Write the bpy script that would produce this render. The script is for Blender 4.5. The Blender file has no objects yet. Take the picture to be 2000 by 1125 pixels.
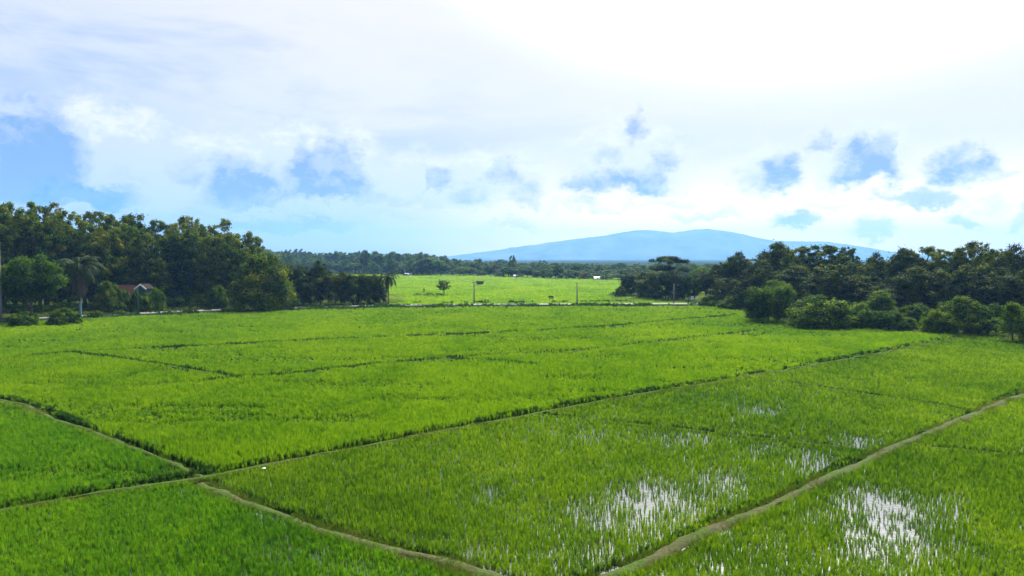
import bpy, math, random
import numpy as np
from mathutils import Vector, Matrix

random.seed(7)
rng = np.random.default_rng(7)
S = bpy.context.scene
COL = S.collection

# ------------------------------------------------------------------ camera
CAM_H = 12.0
FPX = 24.0 / 36.0 * 2000.0                 # focal length in photo pixels
HORIZON = 505.0
PITCH = math.atan((562.5 - HORIZON) / FPX)  # camera looks slightly down
cam_d = bpy.data.cameras.new("camera")
cam = bpy.data.objects.new("camera", cam_d)
COL.objects.link(cam)
cam.location = (0, 0, CAM_H)
cam.rotation_euler = (math.pi / 2 - PITCH, 0, 0)
cam_d.lens = 24.0
cam_d.sensor_width = 36.0
cam_d.clip_start = 0.5
cam_d.clip_end = 60000
S.camera = cam

# ------------------------------------------------------------------ light
SUN_AZ, SUN_EL = math.radians(24), math.radians(50)
SUN_DIR = Vector((math.sin(SUN_AZ) * math.cos(SUN_EL), math.cos(SUN_AZ) * math.cos(SUN_EL), math.sin(SUN_EL)))
sun_d = bpy.data.lights.new("sun", 'SUN')
sun_d.energy = 4.8
sun_d.angle = math.radians(0.6)
sun_d.color = (1.0, 0.95, 0.86)
sun = bpy.data.objects.new("sun", sun_d)
COL.objects.link(sun)
sun.location = (0, 0, 60)
sun.rotation_euler = SUN_DIR.to_track_quat('Z', 'Y').to_euler()

VS = S.view_settings
VS.view_transform = 'Standard'
VS.look = 'None'
VS.gamma = 1.0
VS.exposure = 0.0
VS.use_curve_mapping = False
S.cycles.use_denoising = True
S.cycles.max_bounces = 8
S.cycles.diffuse_bounces = 3
S.cycles.glossy_bounces = 3
S.cycles.transmission_bounces = 5
S.cycles.volume_bounces = 0
S.cycles.transparent_max_bounces = 6
S.cycles.caustics_reflective = False
S.cycles.caustics_refractive = False


# ------------------------------------------------------------------ node helper
class NT:
    def __init__(self, tree):
        self.t = tree
        self.n = tree.nodes
        self.l = tree.links

    def node(self, typ, **kw):
        nd = self.n.new(typ)
        for k, v in kw.items():
            setattr(nd, k, v)
        return nd

    def put(self, sock, v):
        if v is None:
            return
        if hasattr(v, "is_output"):
            self.l.new(v, sock)
        else:
            sock.default_value = v

    def math(self, op, a, b=None, c=None, clamp=False):
        nd = self.node('ShaderNodeMath', operation=op, use_clamp=clamp)
        for i, v in enumerate((a, b, c)):
            self.put(nd.inputs[i], v)
        return nd.outputs[0]

    def vmath(self, op, a, b=None):
        nd = self.node('ShaderNodeVectorMath', operation=op)
        self.put(nd.inputs[0], a)
        self.put(nd.inputs[1], b)
        return nd.outputs['Value'] if op in ('LENGTH', 'DOT_PRODUCT', 'DISTANCE') else nd.outputs[0]

    def noise(self, vec, scale, detail=3, rough=0.5, dist=0.0, out='Fac'):
        nd = self.node('ShaderNodeTexNoise')
        self.put(nd.inputs['Vector'], vec)
        nd.inputs['Scale'].default_value = scale
        nd.inputs['Detail'].default_value = detail
        nd.inputs['Roughness'].default_value = rough
        nd.inputs['Distortion'].default_value = dist
        return nd.outputs[out]

    def smooth(self, v, a, b, lo=0.0, hi=1.0):
        nd = self.node('ShaderNodeMapRange', interpolation_type='SMOOTHSTEP')
        self.put(nd.inputs['Value'], v)
        self.put(nd.inputs['From Min'], a)
        self.put(nd.inputs['From Max'], b)
        self.put(nd.inputs['To Min'], lo)
        self.put(nd.inputs['To Max'], hi)
        return nd.outputs['Result']

    def mix(self, fac, a, b, blend='MIX'):
        nd = self.node('ShaderNodeMix', data_type='RGBA', blend_type=blend)
        self.put(nd.inputs[0], fac)
        for i, v in ((6, a), (7, b)):
            if isinstance(v, tuple) and len(v) == 3:
                v = (*v, 1)
            self.put(nd.inputs[i], v)
        return nd.outputs[2]

    def ramp(self, fac, stops):
        nd = self.node('ShaderNodeValToRGB')
        self.put(nd.inputs[0], fac)
        el = nd.color_ramp.elements
        while len(el) < len(stops):
            el.new(0.5)
        for e, (p, c) in zip(el, stops):
            e.position = p
            e.color = (*c, 1)
        return nd.outputs[0]

    def curve(self, v, xs, ys):
        nd = self.node('ShaderNodeFloatCurve')
        c = nd.mapping.curves[0]
        while len(c.points) < len(xs):
            c.points.new(0.5, 0.5)
        for p, x, y in zip(c.points, xs, ys):
            p.location = (float(x), float(y))
            p.handle_type = 'VECTOR'
        nd.mapping.update()
        self.put(nd.inputs['Value'], v)
        return nd.outputs[0]


# ------------------------------------------------------------------ picture <-> place
CP, SP = math.cos(PITCH), math.sin(PITCH)


def ray(px, py):
    xc, yc = (px - 1000.0) / FPX, -(py - 562.5) / FPX
    return Vector((xc, CP + yc * SP, -SP + yc * CP))


def G(px, py, z=0.0):
    """point of the horizontal plane at height z"""
    d = ray(px, py)
    t = (z - CAM_H) / d.z
    return Vector((d.x * t, d.y * t, z))


def at(px, Y, z=0.0):
    """ground point at forward distance Y in the direction of a picture column"""
    dep = Y * CP - (z - CAM_H) * SP
    return Vector(((px - 1000.0) / FPX * dep, Y, z))


def height(py, Y):
    """height that reaches picture row py at distance Y"""
    return CAM_H + Y * math.tan(math.atan(-(py - 562.5) / FPX) - PITCH)


def project(P):
    """N,3 -> picture px, py"""
    y, z = P[:, 1], P[:, 2] - CAM_H
    dep = y * CP - z * SP
    up = y * SP + z * CP
    return 1000 + FPX * P[:, 0] / dep, 562.5 - FPX * up / dep


def azel(px, py):
    d = ray(px, py)
    return math.atan2(d.x, d.y), math.atan2(d.z, math.hypot(d.x, d.y))


# ------------------------------------------------------------------ sky
W = bpy.data.worlds.new("World")
S.world = W
W.use_nodes = True
W.node_tree.nodes.clear()
w = NT(W.node_tree)
tc = w.node('ShaderNodeTexCoord')
D = tc.outputs['Generated']
sep = w.node('ShaderNodeSeparateXYZ')
w.l.new(D, sep.inputs[0])
az = w.math('ARCTAN2', sep.outputs[0], sep.outputs[1])
el = w.math('ARCSINE', sep.outputs[2])
sky = w.node('ShaderNodeTexSky', sky_type='NISHITA')
sky.sun_disc = False
sky.sun_elevation = SUN_EL
sky.sun_rotation = SUN_AZ
sky.dust_density = 0.6
sky.ozone_density = 2.0
base = w.mix(1.0, sky.outputs[0], (0.105, 0.098, 0.125), 'MULTIPLY')     # strength about 0.11
# angle from the sun: thin high cloud glows around it
cosang = w.vmath('DOT_PRODUCT', D, tuple(SUN_DIR))
glow = w.math('POWER', w.smooth(cosang, 0.75, 1.0), 1.9)
# stretched cloud streaks
mp = w.vmath('MULTIPLY', D, (1.0, 1.0, 4.2))
streak = w.noise(mp, 2.3, 6, 0.6, 0.35)
fine = w.noise(w.vmath('MULTIPLY', D, (1.0, 1.0, 1.7)), 16, 7, 0.62, 0.1)
soft_n = w.noise(w.vmath('MULTIPLY', D, (1.0, 1.0, 2.6)), 7, 5, 0.6, 0.3)
puff = w.noise(w.vmath('MULTIPLY', D, (1.0, 1.0, 1.4)), 30, 6, 0.6, 0.2)
near_sun = w.smooth(cosang, 0.40, 0.76)
veil_c = w.mix(near_sun, (0.66, 0.73, 0.97), (1.0, 0.94, 1.04))
veil_c = w.mix(w.math('MULTIPLY', w.smooth(streak, 0.46, 0.66), w.smooth(cosang, 0.84, 0.45)), veil_c, (0.42, 0.54, 0.92))
veil_c = w.mix(w.math('MULTIPLY', w.smooth(soft_n, 0.45, 0.75), 0.6), veil_c, (0.93, 0.91, 1.04))
lowsun = w.math('MULTIPLY', w.smooth(el, 0.16, 0.015), w.smooth(az, -0.30, 0.20))
veil_c = w.mix(lowsun, veil_c, (2.5, 1.65, 1.15))
hot = w.mix(glow, (0, 0, 0), (14.0, 13.4, 12.6))
veil_c = w.mix(1.0, veil_c, hot, 'ADD')
# the veil thins out towards the horizon, more on the side away from the sun
low = w.smooth(el, 0.02, 0.16)
cover = w.math('ADD', w.math('MULTIPLY', low, 0.75), w.math('MULTIPLY', w.smooth(cosang, 0.46, 0.62), 0.75))
cover = w.math('ADD', cover, w.math('MULTIPLY', w.math('SUBTRACT', soft_n, 0.5), 1.3))
cover = w.math('ADD', cover, w.math('MULTIPLY', lowsun, 0.6), clamp=True)
skyc = w.mix(cover, base, veil_c)

# cumulus banks: for every bearing a base and a top height
A0, A1 = -0.76, 0.76
tt = w.math('DIVIDE', w.math('SUBTRACT', az, A0), A1 - A0)
warp = w.node('ShaderNodeTexNoise')
w.l.new(w.vmath('MULTIPLY', D, (1, 1, 1.5)), warp.inputs['Vector'])
warp.inputs['Scale'].default_value = 17
warp.inputs['Detail'].default_value = 8
warp.inputs['Roughness'].default_value = 0.66
wsep = w.node('ShaderNodeSeparateColor')
w.l.new(warp.outputs['Color'], wsep.inputs[0])
wu = w.math('SUBTRACT', wsep.outputs[0], 0.5)
wv = w.math('SUBTRACT', wsep.outputs[1], 0.5)
tt = w.math('PINGPONG', w.math('ADD', tt, w.math('MULTIPLY', wu, 0.050)), 1.0)
elw = w.math('ADD', el, w.math('MULTIPLY', wv, 0.075))
EMAX = 0.30


def bank(ells, col_lo, col_hi, soft=0.010):
    """one layer of cumulus: base, top and weight by bearing; noise frays the edges, tops stay pale"""
    global skyc
    ells = sorted(ells)
    first, rest, edge = [], [], -1e9
    for e in ells:
        if e[0] - 1.15 * e[2] >= edge:
            first.append(e)
            edge = e[0] + 1.15 * e[2]
        else:
            rest.append(e)
    if rest:
        bank(rest, col_lo, col_hi, soft)
    ells = first
    N = 220
    xs = np.linspace(0, 1, N)
    top, bot, st = np.zeros(N), np.zeros(N), np.zeros(N)
    for i, x in enumerate(xs):
        a = A0 + (A1 - A0) * x
        best = None
        for (cx, cy, rx, ry, s) in ells:
            ca, ce = azel(cx, cy)
            ra = 1.15 * rx / FPX / (1 + ((cx - 1000) / FPX) ** 2)
            q = abs(a - ca) / ra
            if best is None or q < best[0]:
                best = (q, ce, ry / FPX, s)
        q, ce, re, s = best
        k = math.sqrt(max(0, 1 - q * q))
        top[i] = ce + re * (0.25 + 0.85 * k)
        bot[i] = ce - re * (0.55 + 0.25 * k)
        st[i] = s * min(1, max(0, (1 - q) / 0.42))
    T = w.math('MULTIPLY', w.curve(tt, xs, np.clip(top / EMAX, 0, 1)), EMAX)
    B = w.math('MULTIPLY', w.curve(tt, xs, np.clip(bot / EMAX, 0, 1)), EMAX)
    K = w.curve(tt, xs, st)
    dT, dB = w.math('SUBTRACT', T, elw), w.math('SUBTRACT', elw, B)
    up = w.smooth(dT, -soft, soft * 1.4)
    dn = w.smooth(dB, -soft * 0.7, soft * 0.9)
    shape = w.math('MULTIPLY', up, dn)
    fr = w.math('ADD', shape, w.math('MULTIPLY', w.math('SUBTRACT', fine, 0.5), 1.3))
    f = w.math('MULTIPLY', w.smooth(fr, 0.04, 0.95), K)
    f = w.math('MULTIPLY', f, w.smooth(shape, 0.0, 0.3))
    f = w.math('MULTIPLY', f, 1.25, clamp=True)
    h = w.smooth(w.math('ADD', dT, w.math('MULTIPLY', w.math('SUBTRACT', puff, 0.5), 0.17)), 0.040, -0.006)
    lo = w.mix(near_sun, col_lo[0], col_lo[1])
    hi = w.mix(near_sun, col_hi[0], col_hi[1])
    skyc = w.mix(f, skyc, w.mix(h, lo, hi))


PALE = (((0.78, 0.82, 0.98), (0.98, 0.95, 0.98)), ((1.05, 1.02, 1.06), (1.15, 1.08, 1.06)))
bank([(180, 330, 190, 100, .9), (430, 350, 140, 75, .85), (620, 340, 150, 85, .85), (880, 355, 110, 60, .7), (1010, 350, 60, 50, .5),
      (1220, 320, 130, 70, .6), (1500, 340, 70, 45, .5), (1680, 310, 110, 60, .5), (1880, 330, 80, 40, .5)], *PALE, soft=0.026)
BLUE = (((0.23, 0.39, 0.69), (0.28, 0.38, 0.68)), ((0.48, 0.57, 0.86), (0.68, 0.70, 0.86)))
MID = (((0.22, 0.38, 0.74), (0.34, 0.43, 0.72)), ((0.58, 0.64, 0.88), (0.74, 0.75, 0.88)))
bank([(22, 186, 24, 16, .55), (95, 225, 48, 24, .6), (250, 350, 45, 9, .45), (360, 345, 42, 18, .5), (440, 318, 42, 17, .55),
      (595, 293, 16, 20, .6), (665, 300, 42, 30, .65), (770, 425, 42, 10, .4), (850, 345, 27, 22, .65), (985, 345, 29, 30, .6),
      (1190, 302, 26, 18, .35), (1247, 262, 24, 22, .75), (1240, 232, 9, 26, .5), (1340, 278, 38, 8, .5), (1605, 285, 26, 24, .6),
      (1735, 280, 24, 22, .6), (1950, 346, 34, 6, .6), (1560, 430, 46, 16, .45), (1815, 385, 60, 16, .4)], *MID, soft=0.015)
bank([(-150, 330, 130, 80, .9), (45, 325, 125, 80, .95), (480, 366, 76, 42, .85), (642, 355, 80, 46, 1.0), (715, 384, 45, 14, .5),
      (915, 377, 40, 15, .65), (1020, 380, 34, 16, .6), (1145, 358, 44, 22, .75), (1240, 352, 58, 24, .85), (1302, 314, 34, 22, .6),
      (1525, 338, 37, 32, .8), (1462, 358, 40, 10, .6), (1695, 322, 68, 36, .9), (1880, 326, 70, 27, .9), (2000, 420, 24, 26, .4),
      (2150, 330, 80, 34, .8)], *BLUE, soft=0.018)
bank([(160, 382, 120, 22, .8), (560, 440, 150, 16, .6), (1030, 402, 30, 9, .5), (1560, 432, 50, 18, .75), (1740, 386, 34, 10, .6), (1815, 390, 70, 18, .65), (1700, 452, 50, 18, .55),
      (1890, 430, 34, 16, .6), (1360, 425, 60, 8, .4), (1180, 405, 70, 8, .4), (1000, 440, 60, 8, .4)], ((0.08, 0.30, 0.70), (0.50, 0.56, 0.80)), ((0.22, 0.42, 0.80), (0.62, 0.66, 0.86)), soft=0.010)
bank([(250, 420, 80, 10, .5), (420, 395, 60, 14, .5), (540, 385, 60, 16, .55), (760, 395, 60, 12, .4), (840, 400, 30, 8, .35), (1120, 395, 60, 8, .35), (1290, 395, 70, 8, .35),
      (1400, 420, 50, 8, .3), (1620, 400, 50, 8, .3), (1930, 395, 40, 10, .35)], *MID, soft=0.012)
bg = w.node('ShaderNodeBackground')
w.l.new(skyc, bg.inputs['Color'])
bg.inputs['Strength'].default_value = 1.0
wo = w.node('ShaderNodeOutputWorld')
w.l.new(bg.outputs[0], wo.inputs['Surface'])
W.cycles.sampling_method = 'MANUAL'
W.cycles.sample_map_resolution = 512


# ------------------------------------------------------------------ object helpers
def new_mesh(name, V, F, mat=None, smooth=False):
    me = bpy.data.meshes.new(name)
    me.from_pydata([tuple(v) for v in V], [], [tuple(f) for f in F])
    if smooth:
        me.polygons.foreach_set('use_smooth', [True] * len(me.polygons))
    if mat:
        me.materials.append(mat)
    me.update()
    return me


def link(name, me, parent=None):
    o = bpy.data.objects.new(name, me)
    COL.objects.link(o)
    if parent:
        o.parent = parent
    return o


def tag(o, label=None, cat=None, group=None, kind=None):
    if label: o['label'] = label
    if cat: o['category'] = cat
    if group: o['group'] = group
    if kind: o['kind'] = kind
    return o


def thing(name, label, cat, loc=(0, 0, 0), rz=0.0, group=None, scale=(1, 1, 1)):
    o = bpy.data.objects.new(name, None)
    COL.objects.link(o)
    o.location = loc
    o.rotation_euler = (0, 0, rz)
    o.scale = scale
    o.empty_display_size = 0.5
    return tag(o, label, cat, group)


class MB:
    """collects simple solids for one mesh"""
    def __init__(self):
        self.V, self.F = [], []

    def box(self, c, s, rz=0.0):
        b = len(self.V)
        M = Matrix.Rotation(rz, 3, 'Z')
        for dx in (-.5, .5):
            for dy in (-.5, .5):
                for dz in (-.5, .5):
                    self.V.append(Vector(c) + M @ Vector((dx * s[0], dy * s[1], dz * s[2])))
        self.F += [[b + i for i in f] for f in ((0, 1, 3, 2), (4, 6, 7, 5), (0, 4, 5, 1), (2, 3, 7, 6), (0, 2, 6, 4), (1, 5, 7, 3))]
        return self

    def tube(self, pts, rad, n=7):
        b = len(self.V)
        pts = [Vector(p) for p in pts]
        for i, p in enumerate(pts):
            t = (pts[min(i + 1, len(pts) - 1)] - pts[max(i - 1, 0)]).normalized()
            a = t.cross(Vector((0.31, 0.95, 0.05)))
            if a.length < 1e-3: a = t.cross(Vector((1, 0, 0)))
            a.normalize()
            c = t.cross(a)
            r = rad[i] if isinstance(rad, (list, tuple)) else rad
            for k in range(n):
                q = 2 * math.pi * k / n
                self.V.append(p + (a * math.cos(q) + c * math.sin(q)) * r)
        for i in range(len(pts) - 1):
            for k in range(n):
                k2 = (k + 1) % n
                self.F.append([b + i * n + k, b + i * n + k2, b + (i + 1) * n + k2, b + (i + 1) * n + k])
        self.F.append([b + k for k in range(n)][::-1])
        self.F.append([b + (len(pts) - 1) * n + k for k in range(n)])
        return self

    def poly(self, pts):
        b = len(self.V)
        self.V += [Vector(p) for p in pts]
        self.F.append(list(range(b, b + len(pts))))
        return self

    def build(self, name, mat, parent=None, smooth=False):
        return link(name, new_mesh(name, self.V, self.F, mat, smooth), parent)


# ------------------------------------------------------------------ materials
def material(name):
    m = bpy.data.materials.new(name)
    m.use_nodes = True
    m.node_tree.nodes.clear()
    t = NT(m.node_tree)
    out = t.node('ShaderNodeOutputMaterial')
    return m, t, out


def plain(name, col, rough=0.7, var=0.25, scale=6.0, bump=0.0, spec=0.3):
    m, t, out = material(name)
    p = t.node('ShaderNodeBsdfPrincipled')
    pos = t.node('ShaderNodeTexCoord').outputs['Object']
    n = t.noise(pos, scale, 4, 0.6)
    c = t.ramp(n, [(0.25, tuple(x * (1 - var) for x in col)), (0.75, tuple(min(1, x * (1 + var)) for x in col))])
    t.l.new(c, p.inputs['Base Color'])
    p.inputs['Roughness'].default_value = rough
    p.inputs['Specular IOR Level'].default_value = spec
    if bump:
        b = t.node('ShaderNodeBump')
        b.inputs['Strength'].default_value = bump
        t.l.new(n, b.inputs['Height'])
        t.l.new(b.outputs[0], p.inputs['Normal'])
    t.l.new(p.outputs[0], out.inputs[0])
    return m


def leafy(name, stops, trans=0.35, tcol=(1.25, 1.25, 0.6), field=False, inst=True, gloss=0.6):
    """leaf colour from the tint attribute, slow variation over the ground, translucent blades"""
    m, t, out = material(name)
    if field:
        oi = t.node('ShaderNodeObjectInfo').outputs['Random']
        pos = t.node('ShaderNodeNewGeometry').outputs['Position']
        flat = t.vmath('MULTIPLY', pos, (1, 0.55, 0))
        n1 = t.noise(flat, 0.055, 4, 0.55, 0.6)
        n2 = t.noise(flat, 0.45, 3, 0.6)
        g = lambda v, k: t.math('MULTIPLY', t.math('SUBTRACT', v, 0.5), k)
        f = t.math('ADD', t.math('ADD', g(n1, 1.5), g(n2, 0.8)), g(oi, 0.6))
        f = t.math('ADD', f, 0.5, clamp=True)
    else:
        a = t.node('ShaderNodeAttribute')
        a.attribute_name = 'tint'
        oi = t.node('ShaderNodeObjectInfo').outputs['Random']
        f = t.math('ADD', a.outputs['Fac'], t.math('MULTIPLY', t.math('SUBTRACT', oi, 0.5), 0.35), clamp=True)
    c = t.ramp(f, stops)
    p = t.node('ShaderNodeBsdfPrincipled')
    t.l.new(c, p.inputs['Base Color'])
    p.inputs['Roughness'].default_value = gloss
    p.inputs['Specular IOR Level'].default_value = 0.12 if field else 0.05
    tr = t.node('ShaderNodeBsdfTranslucent')
    t.l.new(t.mix(1.0, c, tcol, 'MULTIPLY'), tr.inputs['Color'])
    mx = t.node('ShaderNodeMixShader')
    mx.inputs[0].default_value = trans
    t.l.new(p.outputs[0], mx.inputs[1])
    t.l.new(tr.outputs[0], mx.inputs[2])
    t.l.new(mx.outputs[0], out.inputs[0])
    return m


M_RICE = leafy('rice_leaf', [(0.0, (0.052, 0.138, 0.004)), (0.5, (0.114, 0.230, 0.004)), (1.0, (0.185, 0.290, 0.006))], 0.5, (1.5, 1.45, 0.5), field=True)
M_RICE_YOUNG = leafy('young_rice_leaf', [(0.0, (0.025, 0.084, 0.005)), (0.5, (0.088, 0.188, 0.007)), (1.0, (0.185, 0.295, 0.012))], 0.5, (1.5, 1.4, 0.5), field=True)
M_RICE_DEEP = leafy('deep_green_rice_leaf', [(0.0, (0.026, 0.100, 0.008)), (0.5, (0.072, 0.185, 0.008)), (1.0, (0.145, 0.265, 0.010))], 0.5, (1.4, 1.45, 0.5), field=True)
M_RICE_FAR = leafy('far_rice_leaf', [(0.0, (0.085, 0.195, 0.005)), (0.5, (0.150, 0.290, 0.006)), (1.0, (0.230, 0.350, 0.010))], 0.5, (1.5, 1.45, 0.5), field=True)
M_WEED_SHADE = leafy('dark_weed_leaf', [(0.0, (0.012, 0.045, 0.010)), (1.0, (0.045, 0.110, 0.014))], 0.3, field=True)  # roadside growth, and the added dark strips standing for crop-edge shade
M_BANKGRASS = leafy('bank_grass_leaf', [(0.0, (0.05, 0.11, 0.012)), (0.6, (0.10, 0.15, 0.018)), (1.0, (0.20, 0.18, 0.06))], 0.35, field=True)
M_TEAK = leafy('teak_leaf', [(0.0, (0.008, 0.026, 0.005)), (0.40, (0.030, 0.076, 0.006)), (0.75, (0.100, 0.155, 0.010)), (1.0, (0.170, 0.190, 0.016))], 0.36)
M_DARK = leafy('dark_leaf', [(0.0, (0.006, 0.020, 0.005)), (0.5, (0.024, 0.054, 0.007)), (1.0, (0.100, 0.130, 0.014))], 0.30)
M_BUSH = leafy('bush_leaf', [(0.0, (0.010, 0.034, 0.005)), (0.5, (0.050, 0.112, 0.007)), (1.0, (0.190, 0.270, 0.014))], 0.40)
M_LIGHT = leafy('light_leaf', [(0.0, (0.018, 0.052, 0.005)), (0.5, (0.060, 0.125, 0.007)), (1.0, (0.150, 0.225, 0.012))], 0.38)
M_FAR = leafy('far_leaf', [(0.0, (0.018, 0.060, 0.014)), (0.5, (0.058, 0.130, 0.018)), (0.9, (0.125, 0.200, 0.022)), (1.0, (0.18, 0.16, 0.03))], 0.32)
M_RED = leafy('rust_leaf', [(0.0, (0.05, 0.05, 0.015)), (1.0, (0.16, 0.09, 0.03))], 0.25)
M_PALM = leafy('palm_leaf', [(0.0, (0.008, 0.022, 0.006)), (0.7, (0.020, 0.042, 0.009)), (1.0, (0.05, 0.06, 0.015))], 0.15)
M_DRY = leafy('dry_palm_leaf', [(0.0, (0.05, 0.04, 0.025)), (1.0, (0.14, 0.115, 0.08))], 0.2)
M_BARK = plain('bark', (0.075, 0.060, 0.045), 0.9, 0.4, 3, 0.4)
M_PALEBARK = plain('pale_bark', (0.22, 0.20, 0.17), 0.9, 0.35, 3, 0.3)
M_CONC = plain('weathered_concrete', (0.17, 0.165, 0.155), 0.85, 0.2, 1.2, 0.1)
M_POLE = plain('pole_concrete', (0.16, 0.155, 0.15), 0.85, 0.2, 2)
M_METAL = plain('dull_metal', (0.10, 0.10, 0.11), 0.5, 0.2, 4)
M_WHITE = plain('white_paint', (0.72, 0.73, 0.74), 0.6, 0.06, 3)
M_TEAL = plain('teal_paint', (0.018, 0.065, 0.055), 0.6, 0.15, 2)
M_BLUEP = plain('blue_grey_paint', (0.09, 0.18, 0.21), 0.6, 0.15, 2)
M_REDROOF = plain('rust_red_roof', (0.060, 0.026, 0.020), 0.9, 0.4, 2, 0.2, 0.03)
M_THATCH = plain('dark_thatch', (0.030, 0.026, 0.022), 0.95, 0.4, 6, 0.4, 0.02)
M_WOOD = plain('old_wood', (0.07, 0.05, 0.035), 0.9, 0.3, 4)
M_GLASS = plain('dark_window', (0.02, 0.025, 0.03), 0.15, 0.1, 3, spec=0.6)
M_GREYROOF = plain('pale_roof', (0.42, 0.44, 0.48), 0.5, 0.1, 2)
M_CAR = plain('dark_car_paint', (0.02, 0.03, 0.05), 0.3, 0.1, 2, spec=0.6)
M_RUBBER = plain('rubber', (0.012, 0.012, 0.012), 0.9, 0.1, 5)

# ground: dark wet soil under the crops, grassy verges
m, t, out = material('soil_and_grass')
p = t.node('ShaderNodeBsdfPrincipled')
pos = t.node('ShaderNodeNewGeometry').outputs['Position']
n1 = t.noise(pos, 0.02, 5, 0.6, 0.4)
n2 = t.noise(pos, 1.3, 4, 0.65)
c1 = t.ramp(n1, [(0.3, (0.014, 0.030, 0.006)), (0.7, (0.028, 0.055, 0.008))])
c2 = t.ramp(n2, [(0.3, (0.010, 0.014, 0.006)), (0.7, (0.022, 0.036, 0.008))])
t.l.new(t.mix(0.55, c1, c2), p.inputs['Base Color'])
p.inputs['Roughness'].default_value = 0.9
p.inputs['Specular IOR Level'].default_value = 0.0
bmp = t.node('ShaderNodeBump')
bmp.inputs['Strength'].default_value = 0.5
t.l.new(n2, bmp.inputs['Height'])
t.l.new(bmp.outputs[0], p.inputs['Normal'])
t.l.new(p.outputs[0], out.inputs[0])
M_GROUND = m

# shallow water standing over mud
m, t, out = material('paddy_water')
p = t.node('ShaderNodeBsdfPrincipled')
pos = t.node('ShaderNodeNewGeometry').outputs['Position']
n = t.noise(pos, 0.7, 4, 0.6)
t.l.new(t.ramp(n, [(0.3, (0.012, 0.020, 0.008)), (0.7, (0.026, 0.040, 0.012))]), p.inputs['Base Color'])
p.inputs['Roughness'].default_value = 0.04
p.inputs['IOR'].default_value = 1.9
bmp = t.node('ShaderNodeBump')
bmp.inputs['Strength'].default_value = 0.25
bmp.inputs['Distance'].default_value = 0.03
t.l.new(t.noise(pos, 5, 2, 0.5), bmp.inputs['Height'])
t.l.new(bmp.outputs[0], p.inputs['Normal'])
t.l.new(p.outputs[0], out.inputs[0])
M_WATER = m

# trodden earth with grass
m, t, out = material('bund_earth')
p = t.node('ShaderNodeBsdfPrincipled')
pos = t.node('ShaderNodeNewGeometry').outputs['Position']
n1 = t.noise(pos, 0.55, 4, 0.6)
n2 = t.noise(pos, 6.0, 4, 0.7)
e = t.ramp(n2, [(0.25, (0.028, 0.028, 0.011)), (0.55, (0.066, 0.064, 0.027)), (0.8, (0.145, 0.130, 0.068))])
g = t.ramp(n2, [(0.3, (0.022, 0.050, 0.006)), (0.7, (0.062, 0.100, 0.013))])
t.l.new(t.mix(t.smooth(t.math('ADD', n1, t.math('MULTIPLY', t.noise(pos, 2.2, 3, 0.6), 0.6)), 0.62, 0.92), e, g), p.inputs['Base Color'])
p.inputs['Roughness'].default_value = 0.95
p.inputs['Specular IOR Level'].default_value = 0.1
bmp = t.node('ShaderNodeBump')
bmp.inputs['Strength'].default_value = 0.8
bmp.inputs['Distance'].default_value = 0.08
t.l.new(n2, bmp.inputs['Height'])
t.l.new(bmp.outputs[0], p.inputs['Normal'])
t.l.new(p.outputs[0], out.inputs[0])
M_BUND = m
M_BUND_GRASS = m.copy()
M_BUND_GRASS.name = 'grassy_bund_earth'
for nd in M_BUND_GRASS.node_tree.nodes:
    if nd.type == 'MAP_RANGE':
        nd.inputs['From Min'].default_value, nd.inputs['From Max'].default_value = 0.45, 0.75

# forested mountain; paler and darker patches in the colour stand in for ridge shading
m, t, out = material('forested_slope')
p = t.node('ShaderNodeBsdfPrincipled')
pos = t.node('ShaderNodeNewGeometry').outputs['Position']
n = t.noise(pos, 0.004, 6, 0.6)
t.l.new(t.ramp(n, [(0.38, (0.006, 0.018, 0.012)), (0.62, (0.085, 0.120, 0.085))]), p.inputs['Base Color'])
p.inputs['Roughness'].default_value = 1.0
p.inputs['Specular IOR Level'].default_value = 0.0
t.l.new(p.outputs[0], out.inputs[0])
M_MOUNT = m

# ------------------------------------------------------------------ the setting: ground, mountain, haze
FAR_Y = 10300.0
gx = [-11500, -3000, -900, -400, -150, 0, 150, 400, 900, 3000, 11500]
gy = [-120, 0, 60, 150, 300, 600, 1200, 3000, FAR_Y]
V = [(x, y, 0.0) for y in gy for x in gx]
F = [(j * len(gx) + i, j * len(gx) + i + 1, (j + 1) * len(gx) + i + 1, (j + 1) * len(gx) + i) for j in range(len(gy) - 1) for i in range(len(gx) - 1)]
tag(link('ground', new_mesh('ground', V, F, M_GROUND)), kind='structure')


def fbm(x, y, o=4, seed=0):
    from mathutils import noise
    s, a, f = 0.0, 0.5, 1.0
    for _ in range(o):
        s += a * noise.noise(Vector((x * f + seed, y * f - seed, seed * 0.37)))
        a *= 0.5
        f *= 2.05
    return s


RX = [700, 800, 880, 940, 1000, 1060, 1120, 1180, 1230, 1255, 1285, 1310, 1345, 1380, 1410, 1440, 1475, 1500, 1540, 1610, 1640, 1690, 1760, 1850, 2000, 2300]
RY = [507, 506, 502, 493, 484.5, 476, 468, 460.5, 452, 449.5, 451, 455, 450.5, 448, 451.5, 458, 466, 470, 471, 473.5, 478, 488, 497, 501, 504, 507]
MY = 8800.0
V, F = [], []
NX, NY = 220, 22
for j in range(NY):
    s = j / (NY - 1)                       # 0 front foot .. 1 back foot
    prof = math.sin(math.pi * min(1, s * 1.0)) ** 1.15
    for i in range(NX):
        px = 600 + 1900 * i / (NX - 1)
        ridge = height(float(np.interp(px, RX, RY)), MY) + 3
        x = (px - 1000) / FPX * MY
        y = MY - 1200 + 2400 * s
        k = 1 - abs(2 * s - 1)
        z = ridge * prof + fbm(x * 0.0028, y * 0.0028, 4, 3.1) * 75 * prof * (1 - k * 0.85)
        z += fbm(x * 0.012, 0.5, 4, 9.0) * 13 * prof
        V.append((x, y, max(z, -0.5)))
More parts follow.
